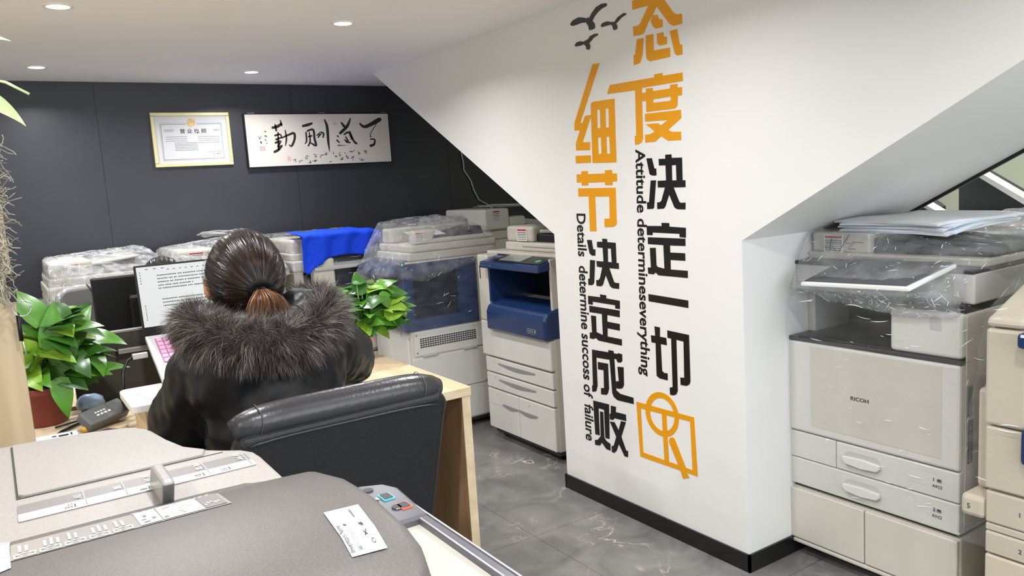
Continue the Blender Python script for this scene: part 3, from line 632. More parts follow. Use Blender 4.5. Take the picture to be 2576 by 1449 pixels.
film(rc, [(.10, -.082, .955), (.48, -.082, .965), (.56, .0, .93), (.62, .62, .93), (-.006, .62, .93), (.0, .03, .93), (.02, .10, 1.125), (.24, .10, 1.125), (.24, .54, 1.125), (.02, .54, 1.125), (.615, .54, 1.09), (.615, .1, 1.072)], 'film', .012, .005)
film(rc, [(-.008, -.012, .766), (.30, -.02, .80), (.598, -.012, .766), (.60, .02, .93), (.0, .03, .96), (.11, -.075, .955), (.5, -.075, .965), (-.008, .6, .77), (.6, .6, .77)], 'film_streaked', .012, .004)
film(rc, [(-.006, -.011, .262), (.594, -.011, .262), (-.006, -.011, .775), (.594, -.011, .775), (-.006, .61, .262), (.602, .61, .262), (-.006, .61, .775), (.602, .61, .775)], 'film_streaked', .014, .002)

film(rc, [(.10, -.055, .955), (.52, -.055, .965), (.585, .005, .895), (.42, -.02, .890), (.17, -.015, .918), (.11, .02, .955), (.57, .03, .95)], 'film', .008, .010, 'bunched film under the control panel', 22, 2.5)
# --- paper pile on that copier
for k in range(5):
    a_ = (R(-3), R(2), R(-5), R(1), R(-8))[k]
    c = Vector((2.555, 1.415, 1.129+k*.0062)); n_ = 14; b = bmesh.new(); G = []
    hx, hy = (.20, .185) if k < 4 else (.208, .19)
    for zz in (0, .0056):
        g = []
        for i in range(n_+1):
            row = []
            for j in range(n_+1):
                s, t = -1+2*i/n_, -1+2*j/n_; x, y = s*hx, t*hy
                x, y = x*cos(a_)-y*sin(a_), x*sin(a_)+y*cos(a_)
                dz = -.020*max(0, -s-.35)**1.5-.010*max(0, -t-.5)+.004*sin(s*2.2+k)
                row.append(b.verts.new((x, y, zz+dz)))
            g.append(row)
        G.append(g)
    for q, g in enumerate(G):
        for i in range(n_):
            for j in range(n_):
                f = (g[i][j], g[i+1][j], g[i+1][j+1], g[i][j+1]); b.faces.new(f if q else f[::-1]).smooth = True
    lo, hi = G
    E = [(i, 0) for i in range(n_)]+[(n_, j) for j in range(n_)]+[(n_-i, n_) for i in range(n_)]+[(0, n_-j) for j in range(n_)]
    for p, q in zip(E, E[1:]+E[:1]): b.faces.new((lo[p[0]][p[1]], lo[q[0]][q[1]], hi[q[0]][q[1]], hi[p[0]][p[1]]))
    me = bpy.data.meshes.new('ream'); bmesh.ops.recalc_face_normals(b, faces=b.faces[:]); b.to_mesh(me); b.free()
    o = obj('paper_sheaf', me, 'paper_cool' if k % 2 else 'paper'); o.location = c
    nm = ('lowest', 'second from the bottom', 'middle', 'second from the top', 'topmost')[k]
    tag(o, nm+' sheaf of white paper in the pile on the wrapped copier', 'paper', 'paper pile on the copier')

# --- blue and white copier in front, half hidden by the stair column
x2 = thing('photocopier', 'blue and white copier with four numbered trays, half behind the stair column edge', 'photocopier', (2.12, 3.56, 0), RZ, CG)
casters(x2, .06, .56, .08, .5)
bx('base', 'dark_gray_plastic', x2, .03, .60, .03, .56, .03, .06, .003)
bx('body', 'off_white', x2, 0, .615, .02, .58, .055, .64, .006)
def swoop(d, u0, u1, wc):
    L = [(u0+(u1-u0)*k/10, wc-.014*sin(pi*k/10)-.002) for k in range(11)]+[(u1-(u1-u0)*k/10, wc+.004) for k in range(11)]
    place('handle', plate([L], .002), 'mid_gray_plastic', d, (0, -.002, 0), FX, FZ, 'curved gray grip')
for i, (w0, w1) in enumerate(((.368, .446), (.282, .360))):
    d = bx('drawer', 'cool_white', x2, .018, .613, 0, .022, w0, w1, .004); swoop(d, .14, .47, w0+.052)
    place('number', lettering(str(i+1), None, .009, .01), 'ink', d, (.10, -.001, w1-.022), FX, FZ)
for i, (u0, u1, w1) in enumerate(((.018, .306, .274), (.310, .613, .274))):
    d = bx('drawer', 'cool_white', x2, u0, u1, 0, .022, .062, w1, .004); swoop(d, .16 if i == 0 else .312, .304 if i == 0 else .47, .205)
    place('number', lettering(str(i+3), None, .009, .01), 'ink', d, (u0+.09, -.001, w1-.03), FX, FZ)
bx('drawer_edge', 'light_gray_plastic', x2, .018, .306, -.0015, .004, .196, .198, 0)
bx('bypass_tray', 'off_white', x2, -.045, .001, .1, .4, .37, .43, .008)
b = MB().prism([(.0, .454), (.614, .454), (.614, .60), (.56, .618), (.0, .64)], 1, -.006, .03); b.build('front_cover', 'cool_white', x2, .008)
b = MB().prism([(-.035, .605), (-.035, .70), (-.02, .735), (.04, .752), (.2, .752), (.2, .605)], 0, .105, .622); bl = b.build('blue_cover', 'navy_plastic', x2, .014, 3, 'glossy navy front cover')
bd = plate([rrect(0, .075, 0, .022, .010), rrect(.002, .073, .002, .020, .008)], .0012)
place('badge', bd, 'silver', bl, (.475, -.0362, .632), FX, FZ, 'silver-rimmed badge')
place('writing', lettering('xerox', .044, .010, .012), 'silver', bl, (.484, -.0362, .638), FX, FZ)
place('emblem', plate([[(.006*cos(2*pi*k/16), .006*sin(2*pi*k/16)) for k in range(16)]], .001), 'silver', bl, (.54, -.0362, .643), FX, FZ)
bx('side_column', 'off_white', x2, 0, .10, -.004, .5, .64, .985, .008); bx('side_column', 'off_white', x2, .60, .615, .02, .5, .74, .985, .004)
bx('slot', 'black_plastic', x2, .022, .028, -.0055, 0, .86, .93, 0)
bx('cavity', 'navy_dark', x2, .10, .605, .28, .5, .745, .985, 0)
bx('cavity_side', 'navy_plastic', x2, .10, .112, -.002, .3, .745, .93, .002)
bx('cavity_roof', 'navy_dark', x2, .10, .60, .03, .3, .955, .975, .003)
cp = MB().hexa([(.098, -.05, .925), (.61, -.05, .925), (.61, .06, .935), (.098, .06, .935), (.098, -.05, .957), (.61, -.05, .957), (.61, .14, 1.0), (.098, .14, 1.0)]).build('control_panel', 'navy_plastic', x2, .006)
sl = (1.0-.957)/.19; ey = Vector((0, .19, .043)).normalized()
place('screen_surround', plate([rrect(0, .40, 0, .135, .012)], .004), 'black_plastic', cp, (.20, -.03, .9635), FX, ey)
place('screen', plate([rrect(0, .19, 0, .10, .004)], .003), 'lcd_gray', cp, (.235, -.018, .9685), FX, ey)
for i in range(3):
    for j in range(3): place('key', plate([rrect(0, .016, 0, .012, .003, 2)], .002), 'dark_gray_plastic', cp, (.44+i*.022, -.01+j*.022, .9685+j*.005), FX, ey)
place('start_key', plate([[(.020*cos(2*pi*k/24), .014*sin(2*pi*k/24)) for k in range(24)]], .003), 'green_key', cp, (.545, .005, .9735), FX, ey, 'round green start key')
place('writing', lettering('ApeosPort-V C2276', .10, .008, .01), 'silver', cp, (.112, -.0505, .936), FX, FZ)
b = MB().box(0, .615, .06, .58, .985, 1.0); b.build('top_deck', 'off_white', x2, .004)
b = MB()
for i in range(6):
    for j in range(4): b.box(.008+i*.015, .018+i*.015, .0+j*.03, .022+j*.03, .984, .9875)
b.build('grid_top', 'light_gray_plastic', x2, .001)
af = bx('document_feeder', 'off_white', x2, .09, .64, .12, .58, 1.0, 1.045, .01)
b = MB().box(.10, .335, .125, .57, 1.045, 1.125); b.build('feeder_head', 'off_white', af, .016, 3)
bx('slot', 'black_plastic', af, .335, .60, .15, .5, 1.046, 1.085, .004); bx('paper_tray', 'light_gray_plastic', af, .345, .64, .16, .54, 1.088, 1.108, .008)
bx('rib', 'mid_gray_plastic', af, .25, .6, .119, .124, 1.018, 1.026, .003)
sticker(x2, (.20, .1235, 1.05), FX, FZ, .09, .062, 5, True, 8)

# --- film-wrapped blue copier turned side-on
xw = thing('photocopier', 'wrapped copier with big navy side panel and vent, right of the blue cloth', 'photocopier', (1.80, 4.365, 0), RZ, CG)
casters(xw, .22, .54, .08, .48)
bx('base', 'dark_gray_plastic', xw, .18, .58, .02, .54, .03, .06, .003)
bx('body', 'off_white', xw, .19, .598, .0, .55, .05, .965, .008)
bx('blue_panel', 'navy_plastic', xw, .594, .604, -.024, .428, .592, .955, .008, 'glossy navy side panel')
bx('blue_inset', 'navy_dark', xw, .602, .606, .03, .30, .66, .90, .006)
bx('side_cover', 'cool_white', xw, .596, .603, .02, .49, .455, .586, .005)
bx('lower_side_cover', 'cool_white', xw, .596, .602, .0, .548, .06, .444, .004)
slots('vent', xw, 'black_plastic', .6035, .05, .40, .50, .556, 5, 24)
for v0 in (.06, .31):
    h_ = bx('handle', 'light_gray_plastic', xw, .602, .608, v0, v0+.09, .446, .464, .003)
for v0, w0 in ((.03, .57), (.03, .475), (.455, .57), (.45, .25), (.03, .25)):
    b = MB().tube([(.602, v0, w0), (.605, v0, w0)], .005, 10); b.build('screw', 'mid_gray_plastic', xw)
bx('lower_seam', 'seam_dark', xw, .599, .6027, .0, .55, .243, .2455, 0)
bx('front_lower', 'cool_white', xw, .17, .58, -.012, .004, .07, .57, .006)
bx('front_blue', 'navy_plastic', xw, .17, .600, -.026, .01, .595, .955, .008)
bx('front_dark', 'navy_dark', xw, .18, .585, -.004, .01, .75, .90, .004)
MB().hexa([(.18, -.10, .90), (.59, -.10, .90), (.59, .10, .94), (.18, .10, .94), (.18, -.10, .94), (.59, -.10, .94), (.59, .12, 1.0), (.18, .12, 1.0)]).build('control_panel', 'navy_plastic', xw, .006)
place('lamp', plate([[(.005*cos(2*pi*k/12), .005*sin(2*pi*k/12)) for k in range(12)]], .002), 'green_led', xw, (.605, -.02, .955), (0, 1, 0), FZ, 'small green lamp')
bx('scanner', 'off_white', xw, .19, .60, .02, .56, .965, 1.01, .008)
af = bx('document_feeder', 'off_white', xw, .19, .605, .04, .57, 1.01, 1.05, .01)
bx('feeder_head', 'off_white', af, .20, .32, .06, .56, 1.05, 1.13, .014); b = MB().prism([(.06, 1.05), (.56, 1.05), (.56, 1.075), (.18, 1.075), (.20, 1.125), (.06, 1.125)], 0, .54, .60); b.build('feeder_front', 'off_white', af, .012, 3)
b = MB().prism([(.30, 1.05), (.53, 1.05), (.50, 1.12), (.31, 1.08)], 0, .30, .56); b.build('paper_tray', 'dark_gray_plastic', af, .004)
sticker(xw, (.6015, .07, 1.06), (0, 1, 0), FZ, .05, .055, 5, True, 5)
MB().box(.40, .52, .1, .3, 1.10, 1.102, Matrix.Rotation(.2, 3, 'Y')).build('loose_sheet', 'paper', af)
film(xw, [(.20, -.12, .90), (.62, -.12, .90), (.20, .57, .96), (.615, .57, .96), (.20, .04, 1.17), (.60, .05, 1.145), (.60, .45, 1.12), (.20, .4, 1.19), (.62, .12, .86), (.3, -.13, .82), (.20, .56, 1.12), (.56, .56, 1.1), (.62, .02, 1.04)], 'film', .012, .006)
film(xw, [(.20, -.035, .56), (.612, -.035, .56), (.20, -.035, .92), (.612, -.035, .92), (.20, .56, .56), (.612, .56, .56), (.20, .56, .96), (.612, .56, .96)], 'film_streaked', .014, .002)

# --- three wrapped copiers along the dark wall, facing the room
def wall_copier(x, label, seed, blue=False):
    t = thing('photocopier', label, 'photocopier', (x, 4.24, 0), 0, CG); t.scale = (.93, 1, 1)
    casters(t, .06, .52, .08, .5)
    bx('base', 'cream_plastic', t, .0, .575, .02, .56, .04, .42, .008)
    for w0 in (.06, .18, .30): bx('drawer', 'cream_plastic', t, .006, .57, .0, .024, w0, w0+.112, .005)
    bx('body', 'cream_plastic', t, .0, .58, .02, .56, .425, .80, .008)
    bx('front_cover', 'warm_white', t, .004, .576, .004, .03, .44, .79, .010)
    bx('output_tray', 'black_plastic' if blue else 'dark_gray_plastic', t, .06, .42, .04, .30, .80, .91, 0)
    b = MB().box(0, .06, .02, .56, .80, .93).box(.42, .58, .02, .56, .80, .93).box(.06, .42, .3, .56, .80, .93); b.build('upper_body', 'off_white', t, .006)
    if blue: bx('dark_panel', 'navy_dark', t, .235, .50, -.02, .03, .80, 1.0, .01); bx('pillar', 'off_white', t, .10, .228, -.05, .03, .70, .995, .012)
    bx('scanner', 'off_white', t, 0, .58, .02, .57, .93, .99, .01)
    MB().hexa([(.10, -.06, .93), (.48, -.06, .93), (.48, .03, .955), (.10, .03, .955), (.10, -.06, .95), (.48, -.06, .95), (.48, .03, .985), (.10, .03, .985)]).build('control_panel', 'light_gray_plastic', t, .005)
    af = bx('document_feeder', 'off_white', t, .01, .57, .06, .56, .99, 1.03, .01)
    b = MB().box(.02, .22, .07, .55, 1.03, 1.105); b.build('feeder_head', 'off_white', af, .016, 3)
    b = MB().prism([(.22, 1.03), (.56, 1.03), (.56, 1.045), (.22, 1.055)], 1, .1, .5); b.build('tray_floor', 'mid_gray_plastic', af, .003)
    b = MB().prism([(.20, 1.07), (.45, 1.095), (.45, 1.105), (.20, 1.082)], 1, .1, .5); b.build('paper_tray', 'off_white', af, .003)
    sticker(t, (.075, .0685, 1.04), FX, FZ, .085, .05, 6, True, seed)
    return t
m1 = wall_copier(.20, 'wrapped cream copier by the wall, behind the black monitor and laptop', 11)
film(m1, [(.0, -.05, .90), (.59, -.05, .93), (.0, .57, .80), (.60, .57, .90), (.02, .03, 1.085), (.05, .30, 1.112), (.54, .30, 1.122), (.58, .1, 1.04), (.03, .56, 1.105), (.50, .56, 1.132), (.59, .40, 1.04), (-.02, .0, .70)], 'film_crumpled', .012, .006)
film(m1, [(-.04, -.02, .30), (.60, -.02, .30), (-.03, -.04, .90), (.60, -.04, .90), (-.05, .58, .3), (.6, .58, .3), (-.03, .58, .9), (.6, .58, .9)], 'film', .016, .005)
m2 = wall_copier(.775, 'wrapped cream copier with coiled cable on top, behind the woman\'s head', 12)
film(m2, [(-.02, -.05, .92), (.60, -.05, .93), (-.02, .57, .90), (.61, .57, .90), (-.005, .05, 1.07), (.03, .30, 1.115), (.54, .30, 1.145), (.585, .1, 1.06), (.0, .56, 1.10), (.54, .56, 1.15), (.595, .40, 1.06)], 'film_crumpled', .012, .006)
m3 = wall_copier(1.365, 'wrapped gray copier by the wall with a blue cloth over its top', 13, True)
film(m3, [(-.015, -.03, .93), (.60, -.03, .95), (-.02, .57, .90), (.61, .57, .90), (-.01, .04, 1.09), (.02, .25, 1.125), (.54, .25, 1.125), (.59, .1, 1.06), (.0, .56, 1.13), (.55, .56, 1.13), (.595, .40, 1.06)], 'film', .012, .005)
film(m3, [(.19, -.03, .78), (.56, -.03, .78), (.19, -.03, 1.0), (.56, -.03, 1.0), (.19, .01, .78), (.56, .01, .78), (.19, .01, 1.0), (.56, .01, 1.0)], 'film_streaked', .01, .002)
# coil of cable on the second copier
b = MB(); P = []
for k in range(90):
    a = k*2*pi/22; rr_ = .065+.010*sin(k*.37); P.append((1.06+rr_*1.6*cos(a), 4.50+rr_*sin(a), 1.158+.006*(k/22)+.004*sin(k*.9)))
b.tube(P, .0038, 6); tag(b.build('cable_coil', 'cable_gray'), 'coil of gray cable on the wrapped copier behind the woman\'s head', 'cable')
# blue cloth
b = bmesh.new(); g = []
NX, NY = 44, 34
for i in range(NX+1):
    s = i/NX; X = 1.405+.47*s; row = []
    hang = .135+.075*math.exp(-((s-.12)/.08)**2)+.008*sin(s*9)
    hang *= (1-.8*max(0, (s-.78)/.22))*min(1, .30+s/.09)
    for j in range(NY+1):
        t = j/NY; L = t*(.26+hang)
        ztop = 1.135-.012*max(0, s-.85)/.15
        if L < .26: y = 4.235+.26-L; z = ztop+.004+.003*sin(s*17+t*7)
        else: y = 4.235-.045-.012*sin(s*23+t*3)*min(1, (L-.26)/.04); z = ztop-(L-.26)
        if .235 < L < .285: z -= .004; y -= .004
        row.append(b.verts.new((X+.006*sin(t*8+s*5)-(.02*(L-.26)/.1 if L > .26 and s < .2 else 0), y, z)))
    g.append(row)
for i in range(NX):
    for j in range(NY): b.faces.new((g[i][j], g[i+1][j], g[i+1][j+1], g[i][j+1])).smooth = True
me = bpy.data.meshes.new('blue_cloth'); b.to_mesh(me); b.free()
o = obj('blue_cloth', me, 'blue_cloth'); md = o.modifiers.new('t', 'SOLIDIFY'); md.thickness = .003
tag(o, 'bright blue cleaning cloth draped over the front of a wrapped copier', 'cloth')

# --- copiers glimpsed under the stair
bm_ = thing('photocopier', 'pale copier with papers on its feeder, behind the blue and white copier', 'photocopier', (2.545, 4.15, 0), 0, CG)
casters(bm_, .06, .5, .08, .45)
bx('body', 'off_white', bm_, 0, .58, .02, .55, .04, 1.0, .01); bx('front_cover', 'cool_white', bm_, .01, .57, .005, .03, .1, .9, .01)
af = bx('document_feeder', 'off_white', bm_, 0, .58, .02, .54, 1.0, 1.06, .01)
b = MB().box(.0, .18, .0, .50, 1.06, 1.19); b.build('feeder_head', 'cool_white', af, .014, 3)
b = MB().prism([(.18, 1.09), (.56, 1.06), (.56, 1.075), (.18, 1.14)], 1, .05, .5); b.build('paper_tray', 'light_gray_plastic', af, .006)
b = MB().box(.18, .30, .0, .1, 1.075, 1.135); b.build('hinge_cover', 'cool_white', af, .012)
sticker(bm_, (.055, -.0015, 1.11), FX, FZ, .055, .07, 5, True, 21)
for k in range(4):
    o = MB().box(-.105, .105, -.148, .148, 0, .002).build('paper_sheet', 'paper'); o.location = (2.83+.03*k, 4.42+.02*k, 1.193+.003*k); o.rotation_euler = (R((2, -3, 4, -2)[k])*.3, R(2), R((10, -14, 30, -35)[k]))
    tag(o, ('lowest', 'second', 'third', 'uppermost')[k]+' loose sheet counted upwards on the copier under the stair', 'paper', 'loose sheets under the stair')
bw = thing('photocopier', 'low copier under film between the navy-sided copier and the papers', 'photocopier', (2.425, 4.34, 0), 0, CG)
bx('body', 'warm_white', bw, -.03, .095, .0, .45, .04, 1.05, .01); bx('document_feeder', 'off_white', bw, -.03, .09, .02, .44, 1.05, 1.12, .02)
film(bw, [(-.05, -.02, 1.0), (.105, -.02, 1.0), (-.05, .46, 1.0), (.105, .46, 1.0), (-.02, .02, 1.14), (.10, .02, 1.155), (-.02, .44, 1.14), (.10, .44, 1.155)], 'film_crumpled', .012, .008)

# --- beige copier at the right edge, and the film-covered one behind it
fr = thing('photocopier', 'beige wrapped copier cut off by the right edge, trays numbered 1 to 3', 'photocopier', (2.12, 1.015, 0), RZ, CG)
casters(fr, .06, .54, .08, .5)
bx('body', 'cream_plastic', fr, 0, .60, .022, .58, .06, .93, .008)
bx('base', 'dark_gray_plastic', fr, .01, .59, .03, .56, .03, .062, .003)
for i, (w0, w1) in enumerate(((.375, .463), (.290, .350), (.205, .285), (.07, .2))):
    d = bx('drawer', 'cream_plastic', fr, .004, .597, 0, .024, w0, w1, .005)
    s = ('1', '2', '3', '4')[i]; place('number', lettering(s, None, .012, .012), 'ink', d, (.088, -.001, (w0+w1)/2-.006), FX, FZ)
    b = MB().box(.18, .42, -.010, .004, w1-.03, w1-.012); b.build('handle', 'light_gray_plastic', d, .004)
bx('drawer_band', 'cream_plastic', fr, .004, .597, .002, .024, .353, .372, .003)
bx('front_cover', 'cream_plastic', fr, .002, .597, -.004, .024, .47, .64, .006); bx('upper_cover', 'cream_plastic', fr, .0, .10, -.006, .03, .645, .90, .008)
bx('blue_cover', 'navy_plastic', fr, .095, .59, -.03, .02, .56, .66, .015, 'navy front cover'); bx('cavity', 'navy_dark', fr, .1, .59, .0, .03, .665, .86, 0)
bx('blue_trim', 'navy_plastic', fr, .092, .59, -.05, .03, .865, .905, .01, 'navy control panel front')
MB().hexa([(.0, -.006, .905), (.09, -.006, .905), (.09, .3, .905), (.0, .3, .905), (.0, -.006, .925), (.09, -.006, .925), (.12, .22, 1.04), (.03, .22, 1.04)]).build('shoulder', 'cream_plastic', fr, .01)
bx('scanner', 'cream_plastic', fr, .0, .60, .20, .58, .93, 1.03, .01)
af = bx('document_feeder', 'cream_plastic', fr, .03, .59, .12, .56, 1.03, 1.09, .02)
bx('bypass_tray', 'cream_plastic', fr, -.05, .002, .06, .40, .44, .72, .012)
s5 = bx('side_tray', 'cream_plastic', fr, -.062, .002, .0, .30, .375, .435, .012)
place('number', lettering('5', None, .014, .012), 'ink', s5, (-.043, -.001, .398), FX, FZ)
film(fr, [(-.07, -.012, .30), (.60, -.012, .30), (-.006, -.012, .93), (.60, -.014, .93), (-.06, .5, .3), (.6, .6, .3), (-.05, .5, .72), (.6, .6, .95), (-.065, .0, .5), (.02, .2, 1.06), (.1, .12, 1.10), (.6, .12, 1.10), (.6, .57, 1.1), (.02, .57, 1.1), (-.03, .55, 1.0)], 'film_streaked', .016, .004)
fb = thing('photocopier', 'copier buried in crumpled silver film behind the beige copier', 'photocopier', (2.93, 1.60, 0), RZ, CG)
bx('body', 'warm_white', fb, -.0, .55, .0, .5, .04, .96, .01); bx('document_feeder', 'off_white', fb, .02, .53, .02, .48, .96, 1.07, .03)
film(fb, [(-.02, -.04, .9), (.57, -.04, .9), (-.02, .52, .9), (.57, .52, .9), (.0, -.02, 1.03), (.55, -.03, 1.10), (.0, .5, 1.08), (.55, .5, 1.13), (.15, .2, 1.13), (.45, .1, 1.15)], 'film_crumpled', .010, .010, 'crumpled silvery film', 22)

# white power cord on the dark wall
b = MB(); P = []
for x, y in ((1160, 383), (1166, 410), (1167, 428), (1185, 455), (1192, 478), (1205, 503), (1228, 515), (1244, 530)): q = on(x, y, 1, YB-.012); P.append(q)
P2 = []
for p, q in zip(P, P[1:]): P2 += [p.lerp(q, k/4) for k in range(4)]
P2.append(P[-1]); b.tube(P2, .0045, 8); tag(b.build('wall_cable', 'cable_white'), 'thin white power cable hanging down the dark wall by the stair', 'cable')

# ------------------------------------------------------------------ desks
dk = thing('desk', 'pale wooden desk where the woman in the fur-trimmed coat sits', 'desk', (.37, 2.34, 0))
bx('desktop', 'desk_wood', dk, -.95, .78, -.32, .34, .722, .75, .002)
bx('end_panel', 'desk_wood_shaded', dk, .748, .775, -.315, .335, 0, .722, .002); bx('end_panel', 'desk_wood_shaded', dk, -.945, -.918, -.315, .335, 0, .722, .002)
bx('edge_strip', 'desk_wood', dk, .7475, .7755, -.3185, -.315, 0, .722, .0005); bx('modesty_panel', 'black_plastic', dk, -.918, .748, .20, .215, .12, .722, .002)
d2 = thing('desk', 'pale wooden desk behind the dark divider screen, where the second person sits', 'desk', (.37, 3.06, 0))
bx('desktop', 'desk_wood', d2, -.95, .70, -.32, .34, .722, .75, .002)
for x in (-.945, .668): bx('end_panel', 'desk_wood_shaded', d2, x, x+.027, -.315, .335, 0, .722, .002)
bx('modesty_panel', 'black_plastic', d2, -.918, .668, -.25, -.235, .12, .722, .002)
dv = thing('desk_divider', 'dark gray divider screen on the desk behind the laptop', 'divider', (.17, 2.70, .75))
bx('screen', 'screen_dark', dv, 0, .78, .002, .022, 0, .212, .002)
bx('top_rail', 'alu', dv, -.002, .782, 0, .024, .212, .219, .001, 'aluminium rail'); bx('end_post', 'black_plastic', dv, -.006, .002, .0, .024, 0, .216, .001)
rl = bx('rail', 'alu', dv, .12, .36, -.016, .001, .148, .163, .002, 'short aluminium hanging rail'); bx('end_cap', 'black_plastic', rl, .114, .121, -.017, .001, .146, .165, .001)

# second screen and silver monitor on the far desk
mo = thing('monitor', 'plain black monitor back standing between divider and wrapped copier', 'monitor', (.45, 2.95, .75))
bx('panel', 'monitor_black', mo, -.185, .18, .0, .022, .12, .368, .006); bx('rear_hump', 'monitor_black', mo, -.08, .08, -.02, .01, .17, .30, .01)
bx('neck', 'monitor_black', mo, -.03, .03, .0, .02, .01, .14, .004); bx('foot', 'monitor_black', mo, -.11, .11, -.08, .09, 0, .012, .004)
m_ = thing('monitor', 'rounded silver monitor back beside the leafy plant, behind the divider', 'monitor', (.245, 3.11, .75), R(28))
b = MB().prism(rrect(-.10, .12, .11, .335, .04, 6), 1, -.03, .0); b.build('panel', 'monitor_silver', m_, .012, 3); bx('neck', 'monitor_silver', m_, -.025, .025, -.02, .0, .01, .14, .004); bx('foot', 'monitor_silver', m_, -.09, .09, -.07, .08, 0, .012, .004)
b = MB().tube([(.255, 2.985, 1.10), (.275, 2.98, 1.06), (.285, 2.985, 1.0), (.290, 2.98, .93), (.28, 2.96, .86), (.275, 2.90, .79), (.25, 2.86, .756)], .003, 7)
tag(b.build('monitor_cable', 'cable_black'), 'thin black cable hanging in front of the silver monitor', 'cable')

# riser shelf, laptop stand, laptop
ri = thing('riser_shelf', 'low white riser shelf on desk below the laptop', 'shelf', (.24, 2.1, .75))
b = MB().prism(rrect(0, .44, 0, .225, .02, 4), 2, .092, .112); b.build('board', 'riser_white', ri, .003)
for x in (.03, .395): bx('leg', 'desk_wood', ri, x, x+.018, .012, .20, 0, .092, .001)
ls = thing('laptop_stand', 'black sloping stand under the open laptop', 'stand', (.35, 2.32, .75))
for x in (.05, .25):
    MB().prism([(0, 0), (.2, 0), (.2, .175), (.19, .19), (.0, .108)], 0, x, x+.012).build('bracket', 'black_plastic', ls, .002)
bx('cross_bar', 'black_plastic', ls, .05, .26, .16, .18, .02, .17, .002)
lp = thing('laptop', 'open silver laptop with pink keyboard showing a white document', 'laptop', (.345, 2.30, .865))
TL = math.atan2(.092, .205); RX = Matrix.Rotation(TL, 4, 'X')
base = MB().box(0, .325, 0, .225, 0, .014).build('base', 'laptop_silver', lp, .003); base.matrix_local = RX
kb = place('keyboard', plate([rrect(.022, .303, .075, .205, .004, 2)], .001), 'pink_edge', base, (0, 0, .0145), UW, (0, 1, 0))
ks = []
for r in range(6):
    y = .078+r*.0213; ws = [.9]*15 if r else [1.2, 1, 1, 1.2, 4.6, 1.2, 1, 1, 1, 1]; tot = sum(ws); x = .025
    for w_ in ws:
        l = .275*w_/tot; ks.append((x, y, x+l-.0035, y+.0178)); x += l
kmb = MB()
for x0, y0, x1, y1 in ks: kmb.box(x0, x1, y0, y1, .0148, .0172)
kmb.build('keys', 'pink_keys', base, .0008)
place('touchpad', plate([rrect(.115, .215, .008, .068, .004, 2)], .0006), 'light_gray_plastic', base, (0, 0, .0142), UW, (0, 1, 0))
TS = R(9)
lid = MB().box(0, .325, -.004, .004, 0, .214).build('lid', 'bezel', lp, .003); lid.matrix_local = Matrix.Translation((0, .226, .096)) @ Matrix.Rotation(-TS, 4, 'X')
mat('screen_glow', 'f2f6f4', .3, emit=.80).node_tree.nodes['Principled BSDF'].inputs['Base Color'].default_value = (.01, .01, .01, 1)
sc = place('screen', plate([rrect(.006, .319, .030, .208, .001, 1)], .0006), 'screen_glow', lid, (0, -.0045, 0), UW, (0, 0, 1))
mat('screen_text', '3c403e', .9, 0); mat('screen_bar', '7c6c7c', .9, 0)
rr = random.Random(4); L = []
for y, x1 in ((.178, .24), (.168, .21), (.158, .19), (.148, .16), (.139, .195), (.106, .26), (.096, .26), (.086, .25)):
    x = .06 if y > .12 else .066
    while x < x1:
        l = rr.uniform(.002, .004); L.append((x, y, x+l, y+.0030)); x += l+.0012+(.003 if rr.random() < .1 else 0)
for k in range(5): L.append((.013, .190-k*.008, .0155, .193-k*.008))
for k in range(8): L.append((.016, .05+k*.006, .0185, .0525+k*.006))
place('document_text', bars(L), 'screen_text', sc, (0, 0, .0006), UW, (0, 1, 0))
L = [(.03+k*.022, .199, .038+k*.022, .2015) for k in range(3)]+[(.09+k*.017, .1935, .096+k*.017, .196) for k in range(10)]+[(.05+k*.018, .034, .057+k*.018, .0355) for k in range(8)]
place('toolbar', bars(L), 'screen_bar', sc, (0, 0, .0006), UW, (0, 1, 0))
hg = bx('hinge', 'bezel', lp, .03, .295, .214, .228, .092, .102, .003)
pl = MB().box(-.045, -.004, .15, .165, .05, .066).build('plug', 'laptop_silver', lp, .002, 2, 'silver cable plug'); 
b = MB().tube([(.302, 2.455, .922), (.285, 2.45, .915), (.268, 2.43, .89), (.262, 2.40, .86), (.255, 2.40, .81), (.268, 2.44, .775), (.235, 2.50, .757), (.16, 2.49, .757), (.10, 2.42, .757), (.05, 2.30, .757)], .0042, 8)
tag(b.build('charging_cable', 'cable_black'), 'black charging cable looping from the laptop plug down to the desk', 'cable')
# sheet under the riser edge
o = MB().box(-.10, .10, -.07, .07, 0, .002).build('paper_sheet', 'paper'); o.location = (.38, 2.21, .8625); o.rotation_euler = (0, 0, R(10)); tag(o, 'printed sheet lying on the white riser shelf', 'paper')

# power adapter leaning against the divider, odds and ends
ad_ = thing('power_adapter', 'dark gray power adapter lying tilted in front of the divider', 'adapter', (.205, 2.42, .762), R(34))
b = MB().box(-.065, .065, -.027, .027, -.012, .018); o = b.build('case', 'adapter', ad_, .006, 3); o.rotation_euler = (R(38), R(-4), 0); o.location = (0, 0, .018)
L = [(-.03+k*.012, -.006, -.022+k*.012, -.001) for k in range(4)]+[(-.03+k*.009, .004, -.024+k*.009, .008) for k in range(4)]
place('print', bars(L), 'label_white', o, (0, 0, .0184), UW, (0, 1, 0))
o = obj('blue_bag', None, None) if 0 else None
b = MB().ell((0, 0, .03), (.05, .025, .035), 18); me = b.mesh('bag')
for v in me.vertices: v.co += v.normal*.008*noise.noise(v.co*40)
o = obj('plastic_bag', me, 'blue_bag'); o.location = (.195, 2.64, .752); o.scale = (.8, .8, .75); tag(o, 'crumpled pale blue plastic bag behind the red plant pot', 'bag')
b = MB().ell((0, 0, .012), (.055, .022, .013), 16); me = b.mesh('c')
